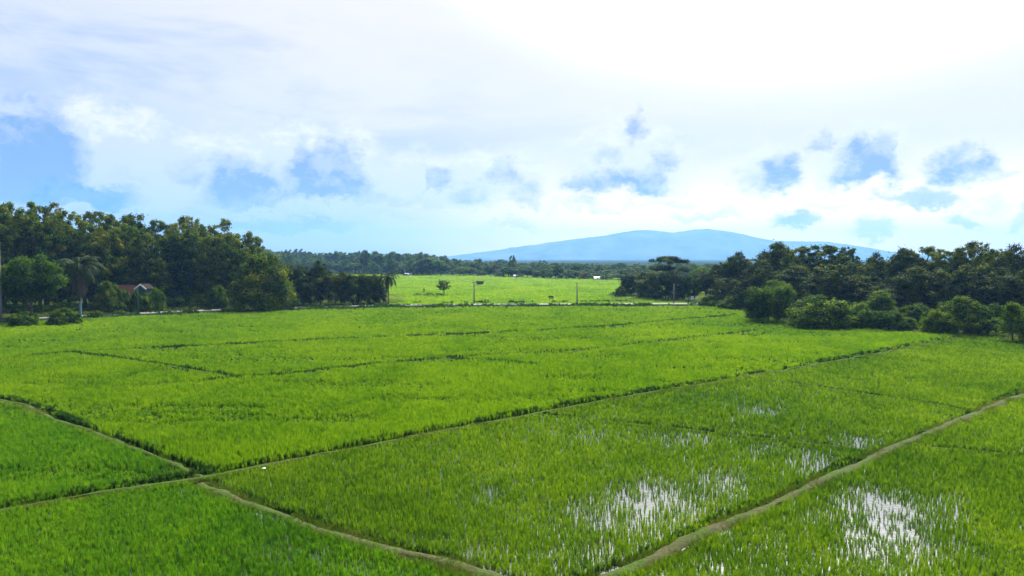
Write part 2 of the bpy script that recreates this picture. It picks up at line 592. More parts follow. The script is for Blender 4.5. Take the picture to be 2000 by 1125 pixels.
for j in range(NY - 1):
    for i in range(NX - 1):
        F.append((j * NX + i, j * NX + i + 1, (j + 1) * NX + i + 1, (j + 1) * NX + i))
tag(link('mountain', new_mesh('mountain', V, F, M_MOUNT, True)), 'long blue forested mountain on the horizon', kind='structure')

HAZE_D, HAZE_C = 1.5e-4, (0.25, 0.55, 1.0)
hz = MB().box((0, FAR_Y / 2 - 80, 219), (23400, FAR_Y + 300, 440)).build('haze', None)
m, t, out = material('haze_air')
pv = t.node('ShaderNodeVolumePrincipled')
pv.inputs['Color'].default_value = (*HAZE_C, 1)
pv.inputs['Density'].default_value = HAZE_D
pv.inputs['Anisotropy'].default_value = 0.2
t.l.new(pv.outputs[0], out.inputs['Volume'])
hz.data.materials.append(m)
tag(hz, kind='stuff')


# ------------------------------------------------------------------ paddies
def world_line(pts, z=0.0):
    return [G(x, y, z) for x, y in pts]


def resample(P, step):
    P = [Vector(p) for p in P]
    out = [P[0]]
    for a, b in zip(P, P[1:]):
        n = max(1, int((b - a).length / step))
        for k in range(1, n + 1):
            out.append(a.lerp(b, k / n))
    return out


def bund(name, pts, width, h, mat=None, label=None, wob=0.20, step=0.4, seed=0, z=0.0):
    P = resample(world_line(pts, z), step)
    V, F = [], []
    offs = [(-0.95, -0.06), (-0.62, 0.55), (-0.4, 0.95), (0, 1.05), (0.4, 0.95), (0.62, 0.55), (0.95, -0.06)]
    n = len(offs)
    for i, p in enumerate(P):
        tg = (P[min(i + 1, len(P) - 1)] - P[max(i - 1, 0)]).normalized()
        nr = Vector((tg.y, -tg.x, 0))
        lat = fbm(i * step * 0.25, seed, 3, seed + 1.7) * wob * 3
        ww = width * (1 + fbm(i * step * 0.5, seed + 5, 4, seed) * 1.1)
        for j, (o, hh) in enumerate(offs):
            q = p + nr * (lat + o * ww * 0.72 + fbm(i * step * 1.6, j * 3.3, 3, seed) * 0.22)
            V.append((q.x, q.y, z + (hh * h * (1 + 0.5 * fbm(i * step * 0.8, j, 2, seed + 2)) if hh > 0 else -0.06)))
    for i in range(len(P) - 1):
        for j in range(n - 1):
            F.append((i * n + j, (i + 1) * n + j, (i + 1) * n + j + 1, i * n + j + 1))
    o = link(name, new_mesh(name, V, F, mat or M_BUND, True))
    tag(o, label, kind='structure')
    return o


B1 = [(-420, 1075), (-200, 1037), (0, 1003), (200, 968), (400, 936), (520, 914), (700, 878), (860, 846), (1000, 820), (1200, 783), (1300, 765), (1460, 738), (1640, 706), (1760, 684), (1870, 661)]
B2 = [(396, 948), (500, 994), (620, 1035), (760, 1078), (930, 1122), (1060, 1160), (1110, 1180)]
B3 = [(2500, 610), (2200, 700), (2000, 772), (1880, 820), (1740, 880), (1600, 945), (1460, 1010), (1330, 1070), (1200, 1125), (1110, 1165), (1000, 1215)]
B4 = [(-300, 735), (-100, 768), (40, 792), (130, 830), (250, 874), (330, 905), (396, 936)]
B5 = [(1060, 812), (1250, 832), (1500, 860), (1610, 872), (1702, 884)]
B6 = [(1450, 742), (1560, 752), (1680, 770), (1850, 796), (1890, 806)]
B7 = [(1760, 874), (1900, 884), (2100, 905), (2300, 930)]
M1 = [(-300, 735), (-100, 716), (0, 705), (120, 693), (250, 685), (400, 678), (560, 669), (720, 662), (1000, 651), (1200, 638), (1320, 627), (1440, 617)]
M2 = [(150, 693), (230, 702), (310, 714), (385, 726), (470, 742)]
M3 = [(60, 772), (270, 757), (400, 748), (480, 739), (560, 735), (700, 718), (850, 704), (960, 696), (1100, 690), (1300, 668), (1480, 648)]
M4 = [(860, 704), (950, 706), (1050, 716)]
M5 = [(1300, 660), (1420, 651), (1480, 646)]

bund('earth_path', B1, 0.42, 0.20, M_BUND_GRASS, label='long grassy earth bund crossing the paddies from lower left to the right-hand bushes', seed=1)
bund('earth_path', B2, 0.60, 0.17, label='bare trodden earth bund running to the bottom edge from the bund crossing', seed=2)
bund('earth_path', B3, 0.66, 0.17, label='pale trodden bund between the two flooded front paddies', seed=3)
bund('earth_path', B4, 0.45, 0.18, M_BUND_GRASS, label='grassy bund with added dark tufts beside the deep green left paddy', seed=4)
bund('earth_path', B5, 0.26, 0.12, M_BUND_GRASS, label='thin low bund joining the long bund to the pale bund', seed=5)
bund('earth_path', B6, 0.30, 0.14, M_BUND_GRASS, label='faint low bund inside the upper right paddy', seed=6)
bund('earth_path', B7, 0.30, 0.14, M_BUND_GRASS, label='faint bund crossing the paddy at the right edge', seed=7)
for k, (L, nm) in enumerate(((M1, 'far dark bund line across the middle paddies'), (M2, 'short slanting bund in the left middle paddies'),
                             (M3, 'near dark bund line across the middle paddies'), (M4, 'short bund end below the middle of the fields'))):
    bund('earth_path', L, 0.5, 0.18, M_BUND_GRASS, label=nm, seed=10 + k, step=1.2)

PE = [(-420, 715)] + B4[:] + [(200, 968), (0, 1003), (-420, 1075)]
PD = [(-420, 1075), (0, 1003), (200, 968)] + B2 + [(1110, 1500), (-900, 1500)]
PB = [(396, 940), (520, 914), (700, 878), (860, 846), (1060, 812)] + B5 + [(1600, 945), (1460, 1010), (1330, 1070), (1200, 1125), (1110, 1170)] + B2[::-1]
PF = B5[:1] + B1[9:] + [(2000, 672), (2200, 692)] + B3[1:5] + B5[::-1][:-1]
PC = [(3000, 590)] + B3 + [(1000, 1500), (3400, 1500)]
WOOD_R = [(1385, 598), (1425, 605), (1480, 620), (1545, 633), (1650, 641), (1780, 650), (1860, 656), (1930, 662), (2000, 670), (2120, 684), (2500, 720), (3000, 700), (3000, 573), (1192, 573), (1185, 578), (1240, 583), (1385, 592)]
ROAD_Z = 0.55
ROAD = [(-420, 652), (-200, 638), (0, 624.5), (110, 619), (200, 614.5), (300, 610), (400, 606), (480, 603.5), (560, 601), (650, 598.5), (750, 596), (900, 594.5), (1000, 594), (1200, 593.2), (1330, 593), (1400, 593), (1520, 592), (1800, 590)]


def pip(px, py, poly):
    x, y = np.asarray(px), np.asarray(py)
    c = np.zeros(x.shape, bool)
    n = len(poly)
    for i in range(n):
        x0, y0 = poly[i]
        x1, y1 = poly[(i + 1) % n]
        if y0 == y1: continue
        k = ((y0 > y) != (y1 > y)) & (x < (x1 - x0) * (y - y0) / (y1 - y0) + x0)
        c ^= k
    return c


def seg_dist(P, L):
    """distance of N,2 points to a polyline"""
    d = np.full(len(P), 1e9)
    L = [np.array((p.x, p.y)) for p in L]
    for a, b in zip(L, L[1:]):
        ab = b - a
        q = np.clip(((P - a) @ ab) / (ab @ ab), 0, 1)
        d = np.minimum(d, np.hypot(*(P - a - q[:, None] * ab).T))
    return d


def vnoise(x, y, seed=0):
    """smooth value noise, vectorised"""
    r = np.random.default_rng(seed)
    T = r.random((256, 256))
    xi, yi = np.floor(x).astype(int), np.floor(y).astype(int)
    fx, fy = x - xi, y - yi
    fx, fy = fx * fx * (3 - 2 * fx), fy * fy * (3 - 2 * fy)
    g = lambda a, b: T[a % 256, b % 256]
    return (g(xi, yi) * (1 - fx) + g(xi + 1, yi) * fx) * (1 - fy) + (g(xi, yi + 1) * (1 - fx) + g(xi + 1, yi + 1) * fx) * fy


def vfbm(x, y, seed=0, o=3):
    s, a = 0, 0.55
    for k in range(o):
        s = s + a * vnoise(x * 2.1 ** k, y * 2.1 ** k, seed + k)
        a *= 0.5
    return s


# water sheets under the young front paddies
for poly, lab in ((PB, 'flooded paddy between the two pale front bunds'), (PC, 'flooded paddy right of the pale bund'),
                  (PF, 'shallow water of the upper right paddy'), (PD, 'shallow water of the bottom left paddy')):
    pts = [G(x, min(y, 1230), 0.03) for x, y in poly if y > 640]
    me = new_mesh('water', pts, [list(range(len(pts)))], M_WATER)
    if me.polygons[0].normal.z < 0: me.flip_normals()
    tag(link('water', me), lab, kind='structure')


# ------------------------------------------------------------------ crop scattering
def proto(name, seed, blades, width, lean, mat, curl=0.5, base=0.25):
    r = random.Random(seed)
    V, F = [], []
    for k in range(blades):
        a = r.uniform(0, 2 * math.pi)
        l = r.uniform(0.65, 1.05)
        rad = lean * r.uniform(0.25, 1.0)
        b0 = Vector((r.uniform(-base, base), r.uniform(-base, base), 0))
        d = Vector((math.cos(a), math.sin(a), 0))
        sd = Vector((-d.y, d.x, 0)) * width * r.uniform(0.7, 1.2)
        tw = Matrix.Rotation(r.uniform(-1.2, 1.2), 3, 'Z')
        sd = tw @ sd
        p1 = b0 + d * rad * 0.30 + Vector((0, 0, l * 0.55))
        p2 = b0 + d * rad * (0.75 + curl * 0.4) + Vector((0, 0, l * (1.0 - 0.25 * curl * r.random())))
        i = len(V)
        V += [b0 - sd * 0.7, b0 + sd * 0.7, p1 + sd, p1 - sd, p2]
        F += [(i, i + 1, i + 2, i + 3), (i + 3, i + 2, i + 4)]
    me = new_mesh(name, V, F, mat)
    return bpy.data.objects.new(name, me)


def scatter_group(name, protos):
    ng = bpy.data.node_groups.new(name, 'GeometryNodeTree')
    ng.interface.new_socket('Geometry', in_out='INPUT', socket_type='NodeSocketGeometry')
    ng.interface.new_socket('Geometry', in_out='OUTPUT', socket_type='NodeSocketGeometry')
    N, L = ng.nodes, ng.links
    gi, go = N.new('NodeGroupInput'), N.new('NodeGroupOutput')
    jn = N.new('GeometryNodeJoinGeometry')
    for o in protos:
        oi = N.new('GeometryNodeObjectInfo')
        oi.inputs['Object'].default_value = o
        oi.inputs['As Instance'].default_value = True
        L.new(oi.outputs['Geometry'], jn.inputs[0])
    ip = N.new('GeometryNodeInstanceOnPoints')
    L.new(gi.outputs[0], ip.inputs['Points'])
    L.new(jn.outputs[0], ip.inputs['Instance'])
    ip.inputs['Pick Instance'].default_value = True

    def attr(nm, typ):
        a = N.new('GeometryNodeInputNamedAttribute')
        a.data_type = typ
        a.inputs['Name'].default_value = nm
        return a.outputs['Attribute']
    L.new(attr('pick', 'INT'), ip.inputs['Instance Index'])
    L.new(attr('rot', 'FLOAT_VECTOR'), ip.inputs['Rotation'])
    L.new(attr('size', 'FLOAT_VECTOR'), ip.inputs['Scale'])
    L.new(ip.outputs[0], go.inputs[0])
    return ng


def scatter(name, P, size, rot, nproto, ng, label, kind='stuff'):
    n = len(P)
    me = bpy.data.meshes.new(name)
    me.vertices.add(n)
    me.vertices.foreach_set('co', P.astype(np.float32).ravel())
    a = me.attributes.new('size', 'FLOAT_VECTOR', 'POINT')
    a.data.foreach_set('vector', size.astype(np.float32).ravel())
    a = me.attributes.new('rot', 'FLOAT_VECTOR', 'POINT')
    a.data.foreach_set('vector', rot.astype(np.float32).ravel())
    a = me.attributes.new('pick', 'INT', 'POINT')
    a.data.foreach_set('value', rng.integers(0, nproto, n).astype(np.int32))
    me.update()
    o = link(name, me)
    md = o.modifiers.new('scatter', 'NODES')
    md.node_group = ng
    return tag(o, label, kind=kind)


P_RICE = [proto('rice_hill', 100 + k, 17, 0.042, 0.60, M_RICE) for k in range(5)]
P_YOUNG = [proto('young_rice_hill', 200 + k, 14, 0.040, 0.52, M_RICE_YOUNG, 0.4, 0.20) for k in range(5)]
P_DEEP = [proto('deep_rice_hill', 300 + k, 17, 0.042, 0.60, M_RICE_DEEP) for k in range(5)]
P_RICE_FAR = [proto('far_rice_hill', 150 + k, 17, 0.042, 0.60, M_RICE_FAR) for k in range(5)]
P_WEED_SHADE = [proto('weed', 400 + k, 16, 0.10, 0.6, M_WEED_SHADE, 0.7) for k in range(4)]
P_BANK = [proto('bank_grass', 500 + k, 12, 0.05, 0.7, M_BANKGRASS, 0.9) for k in range(4)]
G_RICE = scatter_group('rice_scatter', P_RICE)
G_RICE_FAR = scatter_group('far_rice_scatter', P_RICE_FAR)
G_YOUNG = scatter_group('young_rice_scatter', P_YOUNG)
G_DEEP = scatter_group('deep_rice_scatter', P_DEEP)
G_WEED_SHADE = scatter_group('weed_shade_scatter', P_WEED_SHADE)
G_BANK = scatter_group('bank_grass_scatter', P_BANK)

# one jittered planting grid over everything the camera could see, hills wider apart with distance
rows = []
y = 20.0
while y < 500:
    s = max(0.125, 0.0040 * y)
    x0, x1 = at(-350, y).x, at(2350, y).x
    n = int((x1 - x0) / s)
    xs = x0 + (np.arange(n) + rng.uniform(-0.42, 0.42, n) + 0.5) * s
    ys = y + rng.uniform(-0.42, 0.42, n) * s
    rows.append(np.stack([xs, ys, np.zeros(n), np.full(n, s)], 1))
    y += s
Q = np.concatenate(rows)
qx, qy = project(Q[:, :3])
# ground kept free: bunds, road, woods
keep = np.ones(len(Q), bool)
for L, wd in ((B1, 0.42), (B2, 0.46), (B3, 0.44), (B4, 0.42), (B5, 0.24), (B6, 0.22), (B7, 0.22), (M1, 0.5), (M2, 0.5), (M3, 0.5), (M4, 0.4)):
    WL = world_line(L)
    nz = vfbm(Q[:, 0] * 0.7, Q[:, 1] * 0.7, 5) - 0.5
    keep &= seg_dist(Q[:, :2], WL) > wd * (1 + 0.5 * nz)
road_w = world_line(ROAD, ROAD_Z)
d_road = seg_dist(Q[:, :2], road_w)
keep &= d_road > 4.5
RY_at = lambda X: np.interp(X, [p.x for p in road_w], [p.y for p in road_w])
beyond = Q[:, 1] > RY_at(Q[:, 0])
keep &= ~pip(qx, qy, WOOD_R)
# left wood and the hedge stand beyond the road
hedge_x = 785
keep &= ~(beyond & (qx < hedge_x - 25) & (Q[:, 1] < 265))
# no crop behind the wood where nothing can be seen
keep &= ~(beyond & (qx < 520))
Q, qx, qy, beyond = Q[keep], qx[keep], qy[keep], beyond[keep]

inE, inD, inB, inF, inC = (pip(qx, qy, p) & ~beyond for p in (PE, PD, PB, PF, PC))
WET = [(1275, 985, 95, 48, 1.0), (1180, 1005, 75, 35, .75), (1400, 955, 85, 55, .62), (1580, 905, 50, 28, .75), (1160, 1090, 80, 40, .62),
       (950, 968, 32, 18, .7), (920, 1085, 35, 22, .62), (1330, 858, 160, 20, .52), (1150, 855, 90, 25, .48), (1260, 1060, 60, 50, .5), (1480, 880, 80, 20, .5),
       (1740, 1030, 85, 70, 1.0), (1690, 985, 70, 35, .85), (1850, 1000, 70, 45, .62), (1770, 1085, 75, 35, .75), (1400, 1110, 25, 18, .6), (1600, 1010, 60, 30, .5), (1880, 1060, 60, 40, .45),
       (1675, 866, 42, 13, 1.0), (1640, 856, 20, 10, .6), (1485, 803, 48, 13, .75), (1420, 818, 40, 10, .5), (1430, 845, 80, 12, .35),
       (550, 1075, 45, 24, .7), (620, 1085, 30, 20, .5), (460, 1080, 30, 20, .4), (700, 1110, 60, 20, .5)]
wet = np.zeros(len(Q))
for cx, cy, rx, ry, s in WET:
    s = s if s > 0.7 else s * 0.8
    wet = np.maximum(wet, s * np.exp(-(((qx - cx) / rx) ** 2 + ((qy - cy) / ry) ** 2) * 0.9))
young = inB | inC | inF | inD
clump = vfbm(Q[:, 0] * 1.5, Q[:, 1] * 1.5, 21)
patch = vfbm(Q[:, 0] * 0.18, Q[:, 1] * 0.18, 31)
u = rng.random(len(Q))
thin = np.zeros(len(Q))
gapn = vfbm(Q[:, 0] * 1.9, Q[:, 1] * 0.8, 25, 2)
thin[young] = np.minimum(0.86, 0.80 * wet * (0.15 + 2.2 * np.clip(gapn - 0.12, 0, 1)) + 0.12)[young]
streaky = vfbm(Q[:, 0] * 0.10 + Q[:, 1] * 0.05, Q[:, 1] * 0.30, 41)
thin[~young] = np.clip((streaky[~young] - 0.50) * 4.0, 0, 0.30) * (clump[~young] > 0.36) + 0.12
thin[beyond] = 0.05
ok = u > thin
hgt = np.where(young, 0.38, 0.58)
hgt = np.where(inE, 0.48, hgt)
hgt = hgt * np.where(young, 0.60 + 0.80 * clump, 0.78 + 0.44 * clump) * (0.80 + 0.4 * patch)
lodged = np.where(young, 0, np.clip((streaky - 0.48) * 6.0, 0, 1) * np.clip((clump - 0.30) * 6, 0, 1))
hgt = hgt * (1 - 0.55 * lodged)
wetcut = young & (wet > 0.35)
hgt[wetcut] *= 0.88
wid = Q[:, 3] * 1.35
wid = np.where(young, wid * 0.92, wid)
wid = np.where(young & (wet > 0.3), wid * 0.80, wid)


def rice(mask, ng, label, np_=5):
    k = mask & ok
    P = Q[k][:, :3].copy()
    n = len(P)
    sz = np.stack([wid[k] * rng.uniform(.8, 1.25, n), wid[k] * rng.uniform(.8, 1.25, n), hgt[k] * rng.uniform(.72, 1.22, n)], 1)
    rot = np.stack([rng.normal(0, .10, n), rng.normal(0, .10, n), rng.uniform(0, 6.283, n)], 1)
    scatter('rice', P, sz, rot, np_, ng, label)
    return n


NR = [rice(inB, G_YOUNG, 'young rice thinning into open water in the front paddy'),
      rice(inC & ~inB, G_YOUNG, 'young rice with bright open water right of the pale bund'),
      rice(inF & ~inB & ~inC, G_YOUNG, 'young rice in the upper right paddy'),
      rice(inD & ~inB & ~inC & ~inF, G_DEEP, 'green rice in the bottom left paddy'),
      rice(inE & ~young, G_DEEP, 'deep green rice in the left paddy above the long bund'),
      rice(~young & ~inE & ~beyond, G_RICE, 'tall dense rice filling the middle fields'),
      rice(beyond, G_RICE_FAR, 'bright rice of the far fields beyond the road')]
print("rice hills", NR)


def along(L, step, spread, off=0.0, z=0.0):
    P = resample(world_line(L, z), step)
    out = []
    for i, p in enumerate(P):
        tg = (P[min(i + 1, len(P) - 1)] - P[max(i - 1, 0)]).normalized()
        nr = Vector((-tg.y, tg.x, 0))
        if nr.y < 0: nr = -nr
        out.append(p + nr * (off + random.gauss(0, spread)))
    return np.array([(p.x, p.y, p.z) for p in out])


def strip(name, lines, ng, label, hmin, hmax, wmul, dens_seed, thr=0.5, np_=4):
    P = np.concatenate([along(*l) for l in lines])
    nz = vfbm(P[:, 0] * 0.35, P[:, 1] * 0.35, dens_seed)
    P = P[nz > thr]
    n = len(P)
    s = np.maximum(0.16, 0.0040 * P[:, 1]) * wmul
    hh = rng.uniform(hmin, hmax, n) * (0.6 + 0.9 * (vfbm(P[:, 0] * 0.5, P[:, 1] * 0.5, dens_seed + 3)))
    sz = np.stack([s * rng.uniform(.8, 1.3, n), s * rng.uniform(.8, 1.3, n), hh], 1)
    rot = np.stack([rng.normal(0, .15, n), rng.normal(0, .15, n), rng.uniform(0, 6.283, n)], 1)
    scatter(name, P, sz, rot, np_, ng, label)


strip('weeds', [(B1[:11], 0.05, 0.10, 0.75), (B4, 0.04, 0.10, 0.60), (B1[9:], 0.10, 0.15, 0.8)], G_WEED_SHADE, 'dark tufts added as the shaded crop edge along the long bunds', 0.30, 0.62, 1.1, 51, 0.36)  # these weeds are added; their dark leaves stand in for the backlit rice edge
strip('weeds', [(M1, 0.07, 0.30, 0.3), (M2, 0.07, 0.25, 0.2), (M3[2:8], 0.07, 0.30, 0.3), (M3[7:], 0.25, 0.30, 0.3), (M4, 0.08, 0.25, 0.2)], G_WEED_SHADE, 'dark tufts added as the shaded rice edges along the middle bund lines', 0.36, 0.58, 0.50, 61, 0.30)  # added too: a dark leaf strip in place of the shade between paddies
strip('weeds', [(B5, 0.10, 0.08, 0.35), (B6, 0.14, 0.1, 0.3), (B7, 0.12, 0.1, 0.3), (B2, 0.06, 0.06, 0.62), (B3, 0.06, 0.08, 0.72)], G_WEED_SHADE, 'low dark tufts added at the far foot of the front bunds', 0.18, 0.40, 1.0, 71, 0.42)
strip('bank_grass', [(B1, 0.010, 0.24, -0.05), (B1, 0.015, 0.12, -0.4), (B4, 0.010, 0.24, -0.1), (B2, 0.010, 0.34, 0.0), (B2, 0.012, 0.12, -0.48), (B2, 0.014, 0.10, 0.42),
      (B3, 0.010, 0.36, 0.0), (B3, 0.014, 0.10, 0.46), (B3, 0.012, 0.14, -0.52), (B5, 0.03, 0.15, 0.0), (B6, 0.05, 0.12, 0), (B7, 0.05, 0.12, 0)],
      G_BANK, 'short yellow green grass growing on the bunds', 0.08, 0.32, 0.85, 81, 0.38)


# ------------------------------------------------------------------ road
def ribbon(name, L, sections, mat, label=None, kind='structure', step=3.0):
    P = resample(L, step)
    V, F = [], []
    n = len(sections)
    for i, p in enumerate(P):
        tg = (P[min(i + 1, len(P) - 1)] - P[max(i - 1, 0)]).normalized()
        nr = Vector((-tg.y, tg.x, 0))
        for o, z in sections:
            q = p + nr * o
            V.append((q.x, q.y, z))
    for i in range(len(P) - 1):
        for j in range(n - 1):
            F.append((i * n + j, (i + 1) * n + j, (i + 1) * n + j + 1, i * n + j + 1))
    me = new_mesh(name, V, F, mat)
    if sum(f.normal.z for f in me.polygons) < 0: me.flip_normals()
    return tag(link(name, me), label, kind=kind)


ribbon('road_bank', road_w, [(-4.4, -0.05), (-2.9, ROAD_Z - 0.14), (2.9, ROAD_Z - 0.14), (4.4, -0.05)], M_GROUND, 'low grassy bank carrying the concrete road')
ribbon('road', road_w, [(-1.9, ROAD_Z - 0.15), (-1.89, ROAD_Z), (1.89, ROAD_Z), (1.9, ROAD_Z - 0.15)], M_CONC, 'narrow pale concrete road running past the woods and fields')
# rough growth along both sides of the road
ROADL = [(x, y + 3) for x, y in ROAD]
strip('weeds', [(ROADL, 0.08, 0.55, -3.6), (ROADL, 0.09, 0.6, -4.6)], G_WEED_SHADE, 'dark weeds along the near side of the road', 0.45, 1.15, 1.0, 91, 0.42)
strip('weeds', [(ROAD[8:], 0.16, 0.7, 4.3)], G_WEED_SHADE, 'scattered weeds along the far side of the road', 0.4, 1.0, 1.0, 95, 0.50)


# grass on the open verges round the woods
VG = []
for poly, n in (([(1385, 598), (1425, 605), (1480, 620), (1545, 633), (1650, 641), (1780, 650), (1860, 656), (1930, 662), (2000, 670), (2300, 700), (2300, 640), (1385, 580)], 9000),
                ([(1195, 575), (1390, 575), (1390, 592), (1195, 592)], 2500), ([(540, 575), (790, 575), (790, 592), (540, 592)], 3500), ([(-200, 600), (540, 580), (540, 596), (-200, 632)], 5000)):
    xs, ys = [p[0] for p in poly], [p[1] for p in poly]
    A = np.stack([rng.uniform(min(xs), max(xs), n * 2), rng.uniform(min(ys), max(ys), n * 2)], 1)
    A = A[pip(A[:, 0], A[:, 1], poly)][:n]
    VG += [tuple(G(a, b)) for a, b in A]
VG = np.array(VG)
VG = VG[seg_dist(VG[:, :2], road_w) > 3.2]
nv = len(VG)
sv = np.maximum(0.3, 0.006 * VG[:, 1])
scatter('verge_grass', VG, np.stack([sv, sv, rng.uniform(.25, .7, nv)], 1), np.stack([rng.normal(0, .1, nv), rng.normal(0, .1, nv), rng.uniform(0, 6.28, nv)], 1), 4, G_BANK, 'rough grass on the verges round the woods')

# ------------------------------------------------------------------ trees
def _norm(cs, rs, H, Wd, flat):
    z = max(c[2] + r * flat for c, r in zip(cs, rs))
    q = sorted(math.hypot(c[0], c[1]) + r for c, r in zip(cs, rs))
    kx, kz = Wd * .5 / q[int(len(q) * .95)], H * .97 / z
    return [(c[0] * kx, c[1] * kx, c[2] * kz) for c in cs], [r * min(1.1, kx) for r in rs]


def leaf_mesh(name, C, Nn, size, tint, mat, asp=0.55, droop=0.25):
    n = len(C)
    up = np.array([0, 0, 1.0])
    Nn = Nn / np.maximum(1e-6, np.linalg.norm(Nn, axis=1))[:, None]
    ref = rng.normal(0, 1, (n, 3))
    T = np.cross(Nn, ref)
    T /= np.maximum(1e-6, np.linalg.norm(T, axis=1))[:, None]
    Bv = np.cross(Nn, T)
    s = size[:, None]
    a = C - T * s * 0.5
    tip = C + T * s * 0.5 - up * s * droop
    l = C + Bv * s * asp * 0.5 + Nn * s * 0.06
    r = C - Bv * s * asp * 0.5 + Nn * s * 0.06
    Vv = np.stack([a, r, tip, l], 1).reshape(-1, 3)
    me = bpy.data.meshes.new(name)
    me.vertices.add(4 * n)
    me.vertices.foreach_set('co', Vv.astype(np.float32).ravel())
    me.loops.add(4 * n)
    me.loops.foreach_set('vertex_index', np.arange(4 * n, dtype=np.int32))
    me.polygons.add(n)
    me.polygons.foreach_set('loop_start', np.arange(0, 4 * n, 4, dtype=np.int32))
    me.update(calc_edges=True)
    at_ = me.attributes.new('tint', 'FLOAT', 'POINT')
    at_.data.foreach_set('value', np.repeat(np.clip(tint, 0, 1), 4).astype(np.float32))
    me.materials.append(mat)
    me.validate()
    return me


def clump_leaves(centres, radii, per, size, flat=0.8, bias=0.25, tintvar=0.30, tint0=0.45, toptint=0.0, zr=(0, 1)):
    Cs, Ns, Ts, Ss = [], [], [], []
    for c, r in zip(centres, radii):
        n = max(12, int(per * r * r))
        d = rng.normal(0, 1, (n, 3))
        d[:, 2] += bias
        d /= np.linalg.norm(d, axis=1)[:, None]
        rad = r * (1 - 0.55 * rng.random(n) ** 2.0) * rng.uniform(0.75, 1.18, n) * np.exp(rng.normal(0, 0.24, n))
        pos = np.array(c) + d * rad[:, None] * np.array([1, 1, flat])
        Cs.append(pos)
        Ns.append(d + rng.normal(0, .55, (n, 3)) + np.array([0, 0, .35]))
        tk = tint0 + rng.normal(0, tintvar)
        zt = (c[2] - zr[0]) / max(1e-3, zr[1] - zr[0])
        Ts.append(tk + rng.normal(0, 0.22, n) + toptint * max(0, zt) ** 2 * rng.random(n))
        Ss.append(np.full(n, 1.0) * rng.uniform(0.7, 1.35, n))
    C, N, T, Z = (np.concatenate(a) for a in (Cs, Ns, Ts, Ss))
    return C, N, T, Z * size


def envelope(kind, H, Wd, k):
    """clump centres and radii for a crown of height H and width Wd"""
    cs, rs = [], []
    if kind == 'teak':
        z0 = H * 0.14
        for i in range(k):
            t_ = (i + random.random()) / k
            z = z0 + (H * 0.97 - z0) * t_
            prof = math.sin(math.pi * min(1, 0.22 + 0.70 * t_)) ** 0.55
            R = Wd * 0.5 * prof
            a = random.uniform(0, 6.283)
            q = R * math.sqrt(random.uniform(0.10, 1.0)) * 0.92
            r = Wd * random.uniform(0.055, 0.115) * (1.0 if t_ < 0.8 else 0.75)
            cs.append((q * math.cos(a), q * math.sin(a), z - r * 0.5)); rs.append(r)
    elif kind == 'round':
        z0 = H * 0.20
        for i in range(k):
            a, ct = random.uniform(0, 6.283), random.uniform(-0.9, 1)
            st = math.sqrt(1 - ct * ct)
            q = random.uniform(0.45, 0.9)
            r = Wd * random.uniform(0.065, 0.12)
            cs.append((Wd * .46 * q * st * math.cos(a), Wd * .46 * q * st * math.sin(a), (H + z0) / 2 + (H - z0) / 2 * 0.88 * q * ct)); rs.append(r)
    elif kind == 'bush':
        for i in range(k):
            a, ct = random.uniform(0, 6.283), random.random()
            st = math.sqrt(1 - ct ** 2.4)
            q = random.uniform(0.6, 0.92)
            r = Wd * random.uniform(0.055, 0.105)
            cs.append((Wd * .48 * q * st * math.cos(a), Wd * .48 * q * st * math.sin(a), max(r * 0.4, H * 0.90 * (0.08 + 0.92 * ct) * (0.4 + .6 * q)))); rs.append(r)
    elif kind == 'block':
        for i in range(k):
            a = random.uniform(0, 6.283)
            q = math.sqrt(random.uniform(0.15, 1))
            r = Wd * random.uniform(0.08, 0.12)
            cs.append((Wd * .42 * q * math.cos(a), Wd * .42 * q * math.sin(a), r + (H - 2.2 * r) * random.random() ** 0.8)); rs.append(r)
    elif kind == 'umbrella':
        ph = random.uniform(0, 6)
        for i in range(k):
            lay = random.choice((0, 0, 0, 1, 1, 2))
            zc, R = ((0.95, .45), (0.75, .50), (0.57, .40))[lay]
            a = random.uniform(0, 6.283)
            q = math.sqrt(random.random()) * (0.82 + 0.22 * math.sin(3 * a + ph + lay) + 0.1 * math.sin(7 * a))
            r = Wd * random.uniform(0.06, 0.12)
            cs.append((Wd * R * q * math.cos(a), Wd * R * q * math.sin(a), H * (zc - 0.07 * q * q) + random.uniform(-.03, .03) * H)); rs.append(r)
    elif kind == 'spiky':
        z0 = H * 0.2
        for i in range(k):
            t_ = random.random() ** 0.9
            z = z0 + (H - z0) * t_ * 0.95
            R = Wd * .5 * (1.05 - 0.78 * t_)
            a = random.uniform(0, 6.283)
            q = R * math.sqrt(random.uniform(.25, 1))
            r = Wd * random.uniform(0.06, 0.11)
            cs.append((q * math.cos(a), q * math.sin(a), z)); rs.append(r)
    return cs, rs


VARIANTS = {}


